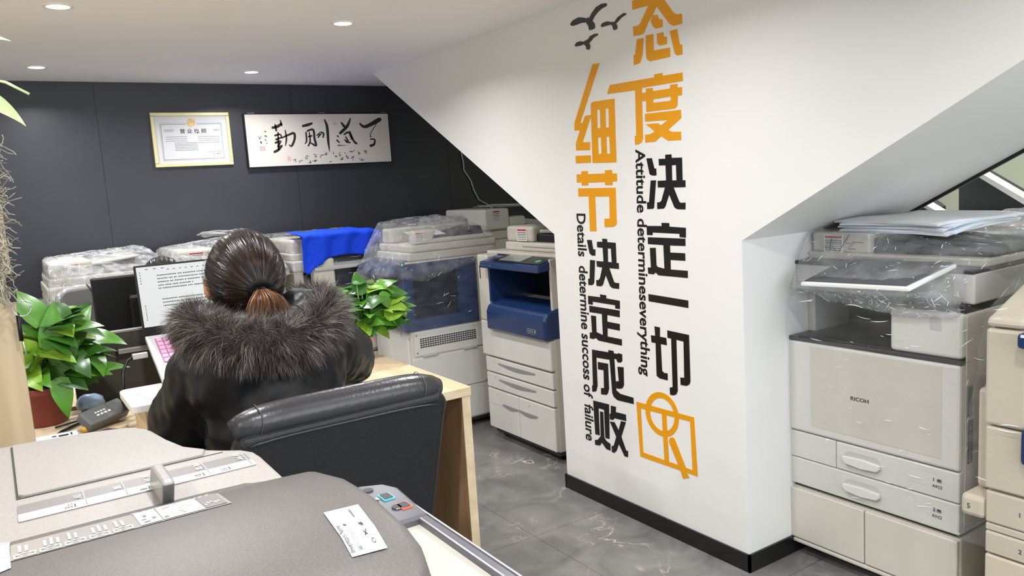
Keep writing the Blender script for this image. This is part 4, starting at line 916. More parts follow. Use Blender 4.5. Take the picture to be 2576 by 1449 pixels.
for v in me.vertices: v.co += v.normal*.006*noise.noise(v.co*50)
o = obj('pouch', me, 'purple_cloth'); o.location = (.18, 2.27, .752); o.rotation_euler = (0, 0, R(12)); tag(o, 'dark purple cloth pouch on the desk near the gray copier', 'pouch')
b = MB().ell((0, 0, .012), (.022, .012, .013), 12); o = b.build('clip', 'yellow_plastic'); o.location = (.158, 2.385, .7515); o.scale = (.7, .7, .7); tag(o, 'small yellow clip on the desk beside the power adapter', 'clip')
cd_ = thing('box_card', 'white printed card lying on the desk below the red pot', 'card', (.085, 2.36, .75)); bx('card', 'paper', cd_, -.05, .05, -.03, .03, 0, .012, .001)
place('print', bars([(.005, -.012, .028, .004), (-.01, -.004, .0, .006), (.033, -.012, .037, .012)]), 'ink', cd_, (0, 0, .0126), UW, (0, 1, 0))
b = MB(); b.tube([(.168, 2.61, .757), (.178, 2.595, .765), (.19, 2.56, .757), (.16, 2.52, .756), (.13, 2.50, .757), (.09, 2.48, .757)], .003, 7); tag(b.build('loose_cable', 'cable_black'), 'loop of thin black cable beside the red plant pot', 'cable')

# ------------------------------------------------------------------ plants
def leaf(bm, base, d, nrm, ln, wd, curl=.3, mi=0, fold=.25):
    d = d.normalized(); side = d.cross(nrm).normalized(); nrm = side.cross(d).normalized(); n = 8; rows = []
    p = base.copy(); dd = d.copy()
    for i in range(n+1):
        t = i/n; hw = wd*.5*(sin(pi*min(1, t**.62))**.85)*(1-.25*t)
        if i == n: hw = .0006
        if i == 0: hw = wd*.10
        nn = side.cross(dd).normalized()
        rows.append([bm.verts.new(p+side*(s*hw)+nn*(abs(s)*hw*fold-(s*s)*hw*.12)-(dd*hw*.32*abs(s) if i < 2 else Vector())) for s in (-1, -.55, 0, .55, 1)])
        dd = (dd-nn*(curl/n)*2).normalized(); p = p+dd*(ln/n)
    for a, c in zip(rows, rows[1:]):
        for k in range(4):
            f = bm.faces.new((a[k], a[k+1], c[k+1], c[k])); f.smooth = True; f.material_index = mi
def foliage(root, cen, rad, n, l0, l1, seed, mats, droop=.5, soil=None, up=.55, front=None, name='foliage'):
    rr = random.Random(seed); bm = bmesh.new(); sm = MB(); soil = Vector(soil)
    for k in range(n):
        th = rr.uniform(0, 2*pi); z = rr.uniform(-.75, 1); q = math.sqrt(max(0, 1-z*z)); r3 = rr.uniform(.45, 1)**.6
        v = Vector((cos(th)*q, sin(th)*q, z)); tip = Vector(cen)+Vector((v.x*rad[0], v.y*rad[1], v.z*rad[2]))*r3
        out = (tip-soil); out.z *= .25; out = out.normalized()
        d = (out*1.0+Vector((0, 0, rr.uniform(-droop, up)))+Vector((rr.uniform(-.4, .4), rr.uniform(-.4, .4), 0))).normalized()
        ln = rr.uniform(l0, l1); nrm = (Vector((0, 0, 1))+v*.6+Vector((rr.uniform(-.4, .4), rr.uniform(-.7, .1), rr.uniform(-.2, .3)))).normalized()
        if abs(nrm.dot(d)) > .9: nrm = Vector((0, -1, .4))
        base = tip-d*ln*.5; mi = rr.choices(range(len(mats)), [6, 4, 2, .5][:len(mats)])[0]
        leaf(bm, base, d, nrm, ln, ln*rr.uniform(.60, .74), rr.uniform(.15, .6), mi)
        s0 = soil+Vector((rr.uniform(-.03, .03), rr.uniform(-.03, .03), 0)); mid = s0.lerp(base, .55)+Vector((0, 0, .03))
        sm.tube([s0, s0.lerp(mid, .5)+Vector((0, 0, .01)), mid, base+d*.004], [.0026, .0024, .002, .0014], 6)
    me = bpy.data.meshes.new(name); bm.to_mesh(me); bm.free(); obj(name, me, mats, root); sm.build('stems', 'stem', root)
def pot(root, r0, r1, h, m, rim=.006):
    MB().lathe([(r0*.9, 0), (r0, .004), (r1*.97, h-.02), (r1+rim*.4, h-.02), (r1+rim, h-.016), (r1+rim, h-.002), (r1+rim*.6, h), (r1-.003, h), (r1-.006, h-.018)], n=40, cap=False).build('pot', m, root)
    MB().lathe([(.001, h-.012), (r1-.005, h-.016)], n=30, cap=False).build('soil', 'soil', root)
p1 = thing('potted_plant', 'big-leaved green plant in red-brown pot on the desk by the wooden post', 'potted plant', (.075, 2.585, .75))
pot(p1, .055, .078, .115, 'pot_red')
foliage(p1, (.045, -.03, .215), (.125, .10, .120), 62, .09, .145, 21, ['leaf_deep', 'leaf', 'leaf_lime'], .6, (0, 0, .105), .9)
bm = bmesh.new()
for bs_, d, n_, l in (((.03, -.08, .29), (-.52, 0, .9), (.3, -1, .3), .15), ((.01, -.07, .25), (-.75, -.1, .45), (.1, -1, .5), .13), ((.03, -.09, .22), (.15, -.2, .9), (0, -1, .2), .14), ((-.02, -.08, .20), (-.8, -.2, .1), (0, -1, .5), .12), ((-.02, -.02, .23), (-.5, .1, .7), (.2, -1, .4), .13), ((.07, -.05, .215), (.45, -.1, .75), (-.2, -1, .2), .14), ((.10, -.05, .14), (1, -.1, .22), (0, -.5, 1), .13), ((.04, -.08, .14), (.1, -.5, -1), (0, -1, .3), .12)):
    leaf(bm, Vector(bs_), Vector(d), Vector(n_), l, l*.5, .3, 0)
me = bpy.data.meshes.new('l'); bm.to_mesh(me); bm.free(); obj('tall_leaves', me, ['leaf'], p1)
p2 = thing('potted_plant', 'bushy bright green plant in a pink pot at the desk end, right of the woman', 'potted plant', (1.05, 2.62, .75))
pot(p2, .035, .05, .09, 'pot_pink', .003)
foliage(p2, (.075, .02, .185), (.150, .11, .110), 110, .065, .105, 33, ['leaf', 'leaf_deep', 'leaf_lime', 'leaf_pale'], .8, (.01, 0, .08), .45)

# wooden post, hanging plant and moss
po = tag(MB().box(-.32, .022, 1.34, 1.58, 0, ZC).build('wooden_post', 'post_wood', None, .002), 'pale wooden post at the left edge of the picture', 'post')
po.matrix_world = Matrix.Identity(4)
hp = thing('hanging_plant', 'leafy plant in terracotta pot hanging high at the left edge', 'hanging plant', (.005, 1.27, 1.475))
MB().lathe([(.03, 0), (.045, .05), (.045, .06)], (-.025, 0, .04), 28, False).build('pot', 'terracotta', hp)
bm = bmesh.new()
for bs_, d, n_, l, mi in (((-.03, -.02, .095), (.75, -.1, .30), (.1, -.6, .9), .085, 2), ((-.01, -.02, .085), (.5, -.1, -.6), (.3, -1, .4), .075, 1), ((-.03, -.03, .055), (.9, 0, -.5), (.2, -.8, .7), .085, 1), ((-.02, -.02, .045), (.85, -.1, -.15), (.2, -1, .6), .06, 1), ((.0, -.02, .032), (.95, 0, -.35), (.1, -.8, .8), .075, 2),
                         ((-.03, -.03, .03), (.6, 0, -.8), (.3, -1, .3), .06, 1), ((-.03, -.02, .02), (.35, 0, -1), (.5, -1, .2), .055, 0), ((-.04, -.02, .07), (-.5, -.2, .3), (0, -1, .5), .08, 0), ((-.04, -.02, .03), (-.6, -.2, -.3), (0, -1, .5), .08, 0)):
    leaf(bm, Vector(bs_), Vector(d), Vector(n_), l, l*.5, .35, mi)
me = bpy.data.meshes.new('l'); bm.to_mesh(me); bm.free(); obj('foliage', me, ['leaf', 'leaf_lime', 'leaf_pale'], hp)
MB().tube([(.02, -.02, .05), (.04, -.02, .045), (.065, -.02, .03)], .0018, 6).build('tendril', 'leaf_pale', hp)
rr = random.Random(9); b = MB()
for k in range(420):
    z = rr.uniform(1.235, 1.455); a = rr.uniform(0, 2*pi); r_ = .014*rr.random()**.5; p = Vector((.0+r_*cos(a)+.012*(z-1.25)/.2, 1.285+r_*sin(a), z)); d = Vector((rr.uniform(-1, 1), rr.uniform(-1, .6), rr.uniform(-1.2, .5))).normalized(); P = [p]
    for s in range(5):
        d = (d+Vector((rr.uniform(-.8, .8), rr.uniform(-.8, .8), rr.uniform(-.8, .6)))).normalized(); p = p+d*rr.uniform(.004, .009); P.append(p)
    b.tube(P, rr.uniform(.0005, .0009), 4, rr.randint(0, 1))
tag(b.build('moss', ['moss', 'moss_pale']), 'beard of dry gray moss hanging down the wooden post', 'moss', None, 'stuff')
ky = thing('key_strap', 'black strap with a metal ring hanging on the wooden post', 'key strap', (.020, 1.325, 1.22))
bx('strap', 'cable_black', ky, -.006, .004, -.003, .002, .005, .045, .001); b = MB(); b.tube([(.008+.011*cos(2*pi*k/20), 0, -.006+.011*sin(2*pi*k/20)) for k in range(21)], .0008, 6); b.build('ring', 'silver', ky)
b = MB().tube([(.002, 0, -.015), (.002, 0, -.052)], .0028, 8); b.build('clip', 'cable_black', ky); MB().tube([(.003, 0, -.05), (.006, 0, -.075)], .001, 6).build('pin', 'silver', ky)

# ------------------------------------------------------------------ office chair
ch = thing('office_chair', 'black leather office chair seen from behind, with stitched top roll', 'office chair', (.505, 1.66, 0))
TILT = Matrix.Rotation(R(9), 4, 'X'); BK = Matrix.Translation((0, -.20, .50)) @ TILT
def onback(o): o.matrix_local = BK; return o
prof = [(-.165, 0), (.165, 0), (.178, .2), (.2, .40), (.207, .44), (.203, .458), (.188, .468), (-.188, .462), (-.203, .452), (-.207, .432), (-.2, .40), (-.178, .2)]
onback(MB().prism(prof, 1, -.050, -.015).build('back_shell', 'leather', ch, .014, 4))
pr2 = [(-.15, .0), (.15, .0), (.165, .2), (.185, .40), (.185, .44), (-.185, .44), (-.185, .40), (-.165, .2)]
onback(MB().prism(pr2, 1, -.014, .032).build('back_cushion', 'leather', ch, .025, 4))
b = MB(); xs_ = [-.2+.4*k/24 for k in range(25)]
b.tube([(x, -.016+.01*(x/.2)**2*0, .474-.012*(abs(x)/.2)**6) for x in xs_], [.030*(1-.35*(abs(x)/.2)**8) for x in xs_], 18)
tr_ = onback(b.build('top_roll', 'leather_roll', ch, label='rounded stitched leather top roll'))
for x in (-.155, .158):
    b = MB(); b.tube([(x+.002*sin(a*3), -.016+.0302*cos(a),   .473+.0302*sin(a)) for a in [R(20+10*k) for k in range(22)]], .0008, 5); b.build('seam', 'stitch', tr_)
b = MB(); b.tube([(x, -.0525, .452-.0*(x)-.010*(abs(x)/.2)**5) for x in [-.18+.36*k/20 for k in range(21)]], .0022, 6); onback(b.build('piping', 'leather_roll', ch))
b = MB(); L = rrect(-.23, .23, -.20, .24, .07, 5); b.prism(L, 2, .40, .468); b.build('seat', 'leather', ch, .025, 4)
for s in (-1, 1):
    a = bx('armrest', 'black_plastic', ch, s*.215-.022, s*.215+.022, -.17, .08, .655, .685, .010)
    b = MB().tube([(s*.215, -.03, .66), (s*.225, -.03, .55), (s*.20, -.03, .42)], .014, 10); b.build('support', 'black_plastic', a)
MB().tube([(0, 0, .08), (0, 0, .25), (0, 0, .41)], [.03, .026, .024], 18).build('gas_column', 'leg_metal', ch)
for k in range(5):
    a = 2*pi*k/5+.3; c, s = cos(a), sin(a)
    l = MB().tube([(0, 0, .10), (.15*c, .15*s, .085), (.27*c, .27*s, .062)], [.028, .022, .016], 10).build('base_leg', 'black_plastic', ch)
    MB().tube([(.275*c-.018*s, .275*s+.018*c, .028), (.275*c+.018*s, .275*s-.018*c, .028)], .028, 14).build('caster', 'rubber', l)

# ------------------------------------------------------------------ people
def organic(name, parts, vox, m, parent, it=6, wr=0, wf=18, off=(0, 0, 0), seed=0):
    b = MB()
    for p in parts:
        if p[0] == 'e': b.ell(p[1], p[2], 24, p[3] if len(p) > 3 else None)
        else: b.cap(*p[1:])
    me = b.mesh('t'); o = bpy.data.objects.new('t', me); COL.objects.link(o)
    md = o.modifiers.new('r', 'REMESH'); md.mode = 'VOXEL'; md.voxel_size = vox
    ms = o.modifiers.new('s', 'SMOOTH'); ms.iterations = it; ms.factor = .5
    me2 = evaluated(o); bpy.data.objects.remove(o); bpy.data.meshes.remove(me)
    if wr:
        for v in me2.vertices:
            c = v.co; v.co = c+v.normal*wr*(noise.noise(Vector((c.x*wf+seed, c.y*wf, c.z*wf*1.6)))+.7*noise.noise(Vector((c.x*wf*2.4, c.y*wf*2.4+seed, c.z*wf*2))))
    for v in me2.vertices: v.co -= Vector(off)
    shade(me2); me2.name = name; return obj(name, me2, m, parent)
def chain(pts, rad): return [('c', pts[i], rad[i], pts[i+1], rad[i+1]) for i in range(len(pts)-1)]
def hand(w, d, up, side, curl=.35):
    """palm and five bent fingers from the wrist w, pointing along d"""
    w, d, up, side = Vector(w), Vector(d).normalized(), Vector(up).normalized(), Vector(side).normalized(); P = []
    kn = w+d*.085
    for k, s in enumerate((-.028, -.009, .010, .027)): P.append(('c', w+d*.012+side*s*.55, .015, kn+side*s, .0105))
    for s, l in ((-.030, .062), (-.010, .075), (.010, .080), (.029, .072)):
        p = kn+side*s; dd = d.copy(); r_ = .0090
        for q in (.45, .32, .23):
            nd = (dd-up*curl).normalized(); n_ = p+nd*l*q; P.append(('c', p, r_, n_, r_*.9)); p, dd, r_ = n_, nd, r_*.9
    t0 = w+d*.025+side*.024; t1 = t0+(d*.5+side*.8-up*.2).normalized()*.038; t2 = t1+(d*.85+side*.3-up*.3).normalized()*.030
    P += [('c', t0, .013, t1, .0105), ('c', t1, .0105, t2, .0088)]; return P
def strand_mesh(name, strands, mats, parent, off=(0, 0, 0)):
    """hairs as thin tapering ribbons: (points, width, material index)"""
    V, F, M = [], [], []; off = Vector(off)
    for P, wd, mi in strands:
        i0 = len(V); n = len(P)
        d = (P[-1]-P[0]); sd = d.cross(Vector((random.uniform(-1, 1), random.uniform(-1, 1), random.uniform(-1, 1))))
        sd = sd.normalized() if sd.length > 1e-9 else Vector((1, 0, 0))
        for k, p in enumerate(P):
            h = wd*.5*(1-.92*k/(n-1)); V.append(p-sd*h-off); V.append(p+sd*h-off)
        for k in range(n-1): F.append((i0+2*k, i0+2*k+1, i0+2*k+3, i0+2*k+2)); M.append(mi)
    me = bpy.data.meshes.new(name); me.from_pydata(V, [], F); me.polygons.foreach_set('material_index', M); me.polygons.foreach_set('use_smooth', [True]*len(F)); me.update()
    return obj(name, me, mats, parent)

PB = Vector((.5, 1.72, 0))
pe = thing('person', 'woman from behind with ponytail, black coat with fur hood, seated at the laptop', 'person', PB)
HC = Vector((.465, 1.80, 1.180)); RH = Vector((.0765, .093, .094))
lw, rw = Vector((.415, 2.20, .960)), Vector((.63, 2.17, .795))
body = [('c', (.5, 1.66, .60), .125, (.485, 1.72, .90), .135), ('c', (.485, 1.74, .92), .11, (.47, 1.78, 1.0), .075), ('c', (.47, 1.785, 1.0), .056, (.466, 1.80, 1.10), .05),
        ('e', HC, RH), ('e', (.465, 1.855, 1.135), (.054, .052, .060)), ('c', (.465, 1.893, 1.19), .008, (.465, 1.908, 1.163), .012), ('e', (.465, 1.898, 1.132), (.022, .010, .009)),
        ('e', (.3865, 1.80, 1.163), (.010, .020, .031)), ('e', (.5435, 1.80, 1.163), (.010, .020, .031)),
        ('c', (.36, 1.77, .985), .06, (.61, 1.79, .985), .06)]
body += chain([(.36, 1.775, .98), (.318, 1.88, .86), tuple(lw)], [.055, .042, .026])+chain([(.62, 1.79, .985), (.738, 1.955, .915), tuple(rw)], [.055, .042, .026])
for x in (.42, .58): body += chain([(x, 1.67, .565), (x, 2.08, .545), (x, 2.15, .10)], [.085, .062, .042])
body += hand(lw, (.1, 1, .12), (0, -.2, 1), (1, 0, 0))+hand(rw, (-.12, 1, -.1), (0, .05, 1), (-1, 0, 0))
organic('body', body, .0055, 'skin', pe, 3, 0, off=PB)
for s in (-1, 1):
    MB().ell(HC+Vector((s*.031, .083, .0))-PB, (.012, .010, .009), 14).build('eye', 'label_white', pe)
organic('trousers', chain([(.42, 1.67, .575), (.42, 2.08, .555), (.42, 2.15, .12)], [.10, .076, .062])+chain([(.58, 1.67, .575), (.58, 2.08, .555), (.58, 2.15, .12)], [.10, .076, .062])+[('c', (.43, 1.66, .585), .115, (.57, 1.66, .585), .115)], .012, 'trousers', pe, 4, .003, 20, PB)
for x in (.42, .58): organic('shoe', [('c', (x, 2.12, .045), .042, (x, 2.27, .035), .034), ('c', (x, 2.13, .05), .045, (x, 2.14, .11), .048)], .008, 'shoe', pe, 3, 0, off=PB)
coat = [('c', (.5, 1.68, .625), .150, (.485, 1.725, .90), .160), ('e', (.485, 1.735, .95), (.165, .13, .12)), ('c', (.36, 1.775, .985), .082, (.625, 1.80, .99), .088), ('c', (.42, 1.72, .97), .12, (.53, 1.72, .97), .12)]
coat += chain([(.355, 1.78, .975), (.315, 1.875, .855), (.395, 2.08, .935)], [.080, .078, .052])+chain([(.63, 1.80, .99), (.745, 1.955, .918), (.66, 2.10, .835)], [.09, .078, .056])
coat += [('e', (.47, 1.78, 1.035), (.105, .10, .05))]
organic('coat', coat, .009, 'coat_black', pe, 5, .0065, 17, PB, 3)
organic('hood_lining', [('e', (.482, 1.715, 1.066), (.145, .095, .050)), ('e', (.575, 1.76, 1.098), (.055, .075, .042)), ('e', (.37, 1.76, 1.09), (.055, .08, .042))], .007, 'hood_lining', pe, 3, .006, 26, PB, 9)
# fur edge of the hood
FP = [Vector(p) for p in ((.372, 1.88, 1.090), (.347, 1.80, 1.086), (.346, 1.715, 1.078), (.378, 1.640, 1.063), (.440, 1.60, 1.054), (.510, 1.605, 1.052), (.575, 1.645, 1.063), (.615, 1.72, 1.082), (.622, 1.80, 1.094), (.600, 1.88, 1.098))]
def along(t):
    s = t*(len(FP)-1); i = min(int(s), len(FP)-2); u = s-i
    p0, p1, p2, p3 = FP[max(i-1, 0)], FP[i], FP[i+1], FP[min(i+2, len(FP)-1)]
    f = lambda a, b_, c, d: .5*((2*b_)+(-a+c)*u+(2*a-5*b_+4*c-d)*u*u+(-a+3*b_-3*c+d)*u**3)
    return Vector([f(p0[k], p1[k], p2[k], p3[k]) for k in range(3)])
FR = .040
core = MB(); core.tube([along(k/50)-PB for k in range(51)], [FR*(.55+.45*min(1, 6*min(k/50, 1-k/50)+.1)) for k in range(51)], 16)
fu = core.build('fur_trim', 'fur_dark', pe, label='thick dark gray fur edge of the hood')
S = []; rr = random.Random(17)
for k in range(30000):
    t = rr.random(); p = along(t); dt = (along(min(1, t+.01))-along(max(0, t-.01))).normalized()
    n1 = dt.orthogonal().normalized(); n2 = dt.cross(n1); a = rr.uniform(0, 2*pi); rd = n1*cos(a)+n2*sin(a)
    cl = noise.noise(Vector((t*26, a*2.2, 3)))
    sc_ = .55+.45*min(1, 6*min(t, 1-t)+.1)
    d = (rd+Vector((rr.gauss(0, .22), rr.gauss(0, .22)-.08, rr.gauss(0, .22)-.42))+dt*(.30*cl+rr.gauss(0, .12))).normalized()
    ln = rr.uniform(.022, .045)*(1+.35*cl)*sc_**.5; P = [p+rd*FR*sc_*.9]
    for q in range(4):
        P.append(P[-1]+d*ln/4); d = (d+Vector((rr.gauss(0, .06), rr.gauss(0, .06), -.10))+dt*cl*.1).normalized()
    under = rr.random() < .18
    S.append((P, rr.uniform(.0007, .0013), 0 if cl < -.05 and rr.random() < .7 else (2 if (cl > .28 and rr.random() < .5) or under and rr.random() < .35 else 1 if rr.random() < .75 else 0)))
strand_mesh('fur', S, ['fur_dark', 'fur_mid', 'fur_light'], fu, PB)

# hair drawn back to a short ponytail
def hairdo(root, off, HC, RH, T, tmax, mats, lift, seed, n=900, groove=.0022):
    ax = Vector(((T-HC).x/RH.x, (T-HC).y/RH.y, (T-HC).z/RH.z)).normalized(); e1 = ax.cross(Vector((1, 0, 0))).normalized(); e2 = ax.cross(e1)
    def sp(th, ph, l):
        v = ax*cos(th)+(e1*cos(ph)+e2*sin(ph))*sin(th); return HC+Vector((v.x*(RH.x+l), v.y*(RH.y+l), v.z*(RH.z+l)))
    def lim(ph):
        d = e1*cos(ph)+e2*sin(ph); return tmax[0]+(tmax[1]-tmax[0])*(d.z*.5+.5)
    NP, NT = 260, 26; bm = bmesh.new(); rows = []
    for i in range(NP):
        ph = 2*pi*i/NP; row = []
        for j in range(NT+1):
            f = j/NT; th = .02+f*(lim(ph)-.02); g = noise.noise(Vector((cos(ph)*9, sin(ph)*9, seed+f*.6)))+.8*noise.noise(Vector((cos(ph)*26, sin(ph)*26, seed+f)))
            row.append(bm.verts.new(sp(th, ph, lift*(1-.5*f**4)+groove*g*min(1, f*4+.15)*(1-.6*f))-off))
        rows.append(row)
    for i in range(NP):
        a, c = rows[i], rows[(i+1) % NP]
        mi = 1 if noise.noise(Vector((cos(2*pi*i/NP)*7, sin(2*pi*i/NP)*7, 5))) > .12 else 0
        for j in range(NT):
            f = bm.faces.new((a[j], a[j+1], c[j+1], c[j])); f.smooth = True; f.material_index = mi if j < NT*.45 else 0
    me = bpy.data.meshes.new('hair'); bm.to_mesh(me); bm.free(); o = obj('hair', me, mats[:2], root)
    rr = random.Random(seed); S = []
    for k in range(n):
        ph = rr.uniform(0, 2*pi); th0 = rr.uniform(.3, 1)*lim(ph); th1 = th0*rr.uniform(.1, .7); l = lift+rr.uniform(.0002, .0022); w_ = rr.gauss(0, .02)
        S.append(([sp(th0+(th1-th0)*q/7, ph+w_*sin(q/7*pi), l) for q in range(8)], rr.uniform(.0004, .0008), 1 if th1 < .5 and rr.random() < .5 else 0))
    strand_mesh('loose_hair', S, mats[:2], o, off); return o, sp
TP = Vector((.470, 1.708, 1.153))
hr, sp = hairdo(pe, PB, HC, RH, TP, (1.55, 2.05), ['hair_black', 'hair_brown'], .010, 4, 2600)
b = MB(); b.tube([TP+Vector((.022*cos(2*pi*k/20), -.010, .006+.011*sin(2*pi*k/20)))-PB for k in range(21)], .008, 10); b.build('hair_tie', 'hair_tie', pe)
S = []; rr = random.Random(23)
for k in range(2600):
    a = rr.uniform(-1, 1); dep = rr.uniform(-1, 1); p = TP+Vector((a*.010, -.014+dep*.006, .004)); P = [p]; e = Vector((.470+a*.046, 1.660+dep*.010, 1.104+rr.uniform(-.008, .012)))
    for q in range(1, 7):
        u = q/6; P.append(p.lerp(e, u)+Vector((a*.006*sin(u*pi), -.012*sin(u*pi), .004*sin(u*pi))))
    S.append((P, rr.uniform(.0010, .0018), rr.choices((0, 1, 2), (1, 2, 5))[0]))
pt = strand_mesh('ponytail', S, ['hair_black', 'hair_brown', 'hair_copper'], pe, PB)
pt['label'] = 'short coppery brown ponytail'
MB().ell(HC+Vector((-.081, -.004, -.048))-PB, (.003, .003, .004), 10).build('earring', 'jewel', pe)

# the second person, only the crown of the head showing over the laptop
QB = Vector((.565, 3.55, 0))
p2_ = thing('person', 'second person, only the top of dark hair visible above the laptop screen', 'person', QB)
H2 = Vector((.565, 3.42, 1.035)); R2 = Vector((.073, .09, .094))
bd = [('c', (.565, 3.68, .58), .13, (.565, 3.62, .80), .14), ('c', (.42, 3.58, .84), .06, (.71, 3.58, .84), .06), ('c', (.565, 3.56, .87), .056, (.565, 3.46, .99), .05), ('e', H2, R2), ('e', (.565, 3.365, .985), (.052, .05, .058)), ('c', (.565, 3.325, 1.035), .008, (.565, 3.312, 1.01), .011), ('e', (.565, 3.318, .985), (.02, .009, .008)),
      ('e', (.490, 3.42, 1.02), (.01, .02, .03)), ('e', (.640, 3.42, 1.02), (.01, .02, .03))]
bd += chain([(.42, 3.58, .84), (.36, 3.42, .80), (.44, 3.28, .79)], [.052, .042, .027])+chain([(.71, 3.58, .84), (.77, 3.42, .80), (.69, 3.28, .79)], [.052, .042, .027])
for x in (.49, .64): bd += chain([(x, 3.66, .555), (x, 3.34, .545), (x, 3.30, .10)], [.085, .062, .042])
bd += hand((.44, 3.28, .79), (.2, -1, -.1), (0, 0, 1), (1, 0, 0))+hand((.69, 3.28, .79), (-.2, -1, -.1), (0, 0, 1), (-1, 0, 0))
organic('body', bd, .007, 'skin', p2_, 3, 0, off=QB)
for s in (-1, 1): MB().ell(H2+Vector((s*.03, -.081, 0))-QB, (.012, .01, .009), 12).build('eye', 'label_white', p2_)
organic('jacket', [('c', (.565, 3.68, .60), .16, (.565, 3.60, .80), .165), ('c', (.42, 3.58, .83), .08, (.71, 3.58, .83), .08)]+chain([(.42, 3.58, .83), (.36, 3.42, .815), (.43, 3.30, .805)], [.078, .065, .05])+chain([(.71, 3.58, .83), (.77, 3.42, .815), (.70, 3.30, .805)], [.078, .065, .05]), .012, 'coat_black', p2_, 4, .005, 18, QB)
organic('trousers', sum([chain([(x, 3.66, .565), (x, 3.34, .555), (x, 3.30, .11)], [.10, .076, .06]) for x in (.49, .64)], [])+[('c', (.49, 3.67, .58), .115, (.64, 3.67, .58), .115)], .014, 'trousers', p2_, 3, 0, off=QB)
hairdo(p2_, QB, H2, R2, Vector((.575, 3.50, 1.07)), (1.7, 2.0), ['hair_black', 'hair_brown'], .013, 8, 700, .005)
st_ = thing('stool', 'dark round stool under the second person behind the desks', 'stool', (.565, 3.68, 0))
MB().lathe([(.02, .40), (.17, .40), (.18, .42), (.17, .44), (.02, .44)], n=28).build('seat', 'leather', st_)
for a in (45, 135, 225, 315): MB().tube([(.12*cos(R(a)), .12*sin(R(a)), .40), (.17*cos(R(a)), .17*sin(R(a)), .0)], .012, 8).build('leg', 'leg_metal', st_)

# ------------------------------------------------------------------ gray copier in front
GB = Vector((0, .60, 0))
gc = thing('photocopier', 'gray copier in the foreground with its document feeder seen from above', 'photocopier', GB, 0, CG)
def G(o): o.location = o.location-GB; return o
G(bx('cabinet', 'light_gray_plastic', gc, -.30, .30, .34, .785, .05, .90, .008))
for w0 in (.08, .30, .52): G(bx('drawer', 'off_white', gc, .296, .306, .35, .775, w0, w0+.20, .004))
for x in (-.25, .25):
    for y in (.38, .74): G(MB().tube([(x-.012, y, .022), (x+.012, y, .022)], .022, 12).build('caster', 'rubber', gc))
G(bx('scanner', 'mid_gray_plastic', gc, -.32, .324, .315, .668, .90, 1.026, .006))
G(bx('platen_ledge', 'platen_cream', gc, -.31, .314, .322, .668, 1.0255, 1.0275, 0, 'cream scanner ledge'))
G(MB().box(.3125, .3225, .30, .675, 1.02, 1.0345).build('edge_rail', 'panel_gray', gc, .002)); G(bx('edge_trim', 'silver', gc, .3225, .3245, .30, .70, 1.02, 1.0355, .0008))
b = MB().prism([(.10, .668), (.323, .668), (.3255, .70), (.330, .752), (.322, .772), (.30, .783), (.10, .785)], 2, .95, 1.036); kp = G(b.build('control_panel', 'panel_gray', gc, .003))
def key(n, L, m, lab=None): return place(n, plate([L], .0016), m, kp, (0, 0, 1.0366), UW, (0, 1, 0), lab)
key('key', rrect(.295, .306, .757, .768, .005), 'dark_gray_plastic'); key('key', rrect(.287, .2935, .728, .738, .001, 2), 'dark_gray_plastic'); key('key', rrect(.300, .311, .696, .707, .005), 'dark_gray_plastic'); key('key', rrect(.285, .2915, .69, .699, .003), 'dark_gray_plastic')
key('key', rrect(.302, .3145, .724, .742, .001, 2), 'cyan_line', 'cyan-rimmed key'); key('key_face', rrect(.3035, .313, .7255, .7405, .001, 2), 'dark_gray_plastic').location.z += .0006
key('key', rrect(.307, .3185, .692, .708, .001, 2), 'orange_line', 'orange-rimmed key'); key('key_face', rrect(.3085, .317, .6935, .7065, .001, 2), 'dark_gray_plastic').location.z += .0006
place('print', bars([(.286+.004*k, .760, .2885+.004*k, .764) for k in range(2)]+[(.297, .731, .3, .737), (.2935, .731, .296, .737), (.302, .70, .306, .703), (.302, .695, .306, .698)]), 'label_white', kp, (0, 0, 1.0372), UW, (0, 1, 0))
G(bx('lid_pad', 'paper_cool', gc, -.29, .212, .405, .66, 1.028, 1.078, .004, 'pale pad under the feeder'))
to = [(-.30, 1.012), (.0, 1.012), (.06, .998), (.098, .987), (.115, .978), (.127, .955), (.1355, .90), (.1465, .856), (.160, .835), (.172, .822), (.188, .808), (.196, .792), (.1975, .775), (.1965, .66), (-.30, .66)]
tr = G(MB().prism(to, 2, 1.068, 1.098).build('paper_tray', 'adf_gray', gc, .004, 3))
ti = [(-.005, .998), (.06, .990), (.094, .979), (.109, .971), (.120, .952), (.129, .898), (.140, .852), (.155, .828), (.150, .8135), (.0, .8135), (-.005, .818)]
place('tray_pad', plate([ti], .004, .0012), 'adf_gray', tr, (0, 0, 1.0978), UW, (0, 1, 0)); 
place('groove', plate([[(-.008, 1.0), (-.0045, 1.0), (-.0045, .8125), (.17, .8125), (.17, .8115), (-.008, .8108)]], .001), 'seam_dark', tr, (0, 0, 1.098), UW, (0, 1, 0))
def zc(y):
    K = [(.385, 1.060), (.392, 1.088), (.405, 1.105), (.43, 1.119), (.47, 1.130), (.52, 1.1345), (.57, 1.133), (.62, 1.126), (.66, 1.113), (.69, 1.1035), (.705, 1.0995)]
    for (a, za), (c, zb) in zip(K, K[1:]):
        if y <= c: u = max(0, (y-a)/(c-a)); return za+(zb-za)*u
    return K[-1][1]
ys = [.385, .388, .392, .398, .405, .415, .43, .45, .47, .495, .52, .545, .57, .595, .62, .64, .66, .675, .69, .705]
def xr(y): return .2125-.055*max(0, (.455-y)/.07)**2.2-(.006*max(0, (y-.56)/.06) if y > .56 else 0)-(.022*min(1, max(0, (y-.632)/.02)) if y > .632 else 0)
bm = bmesh.new(); rows = []
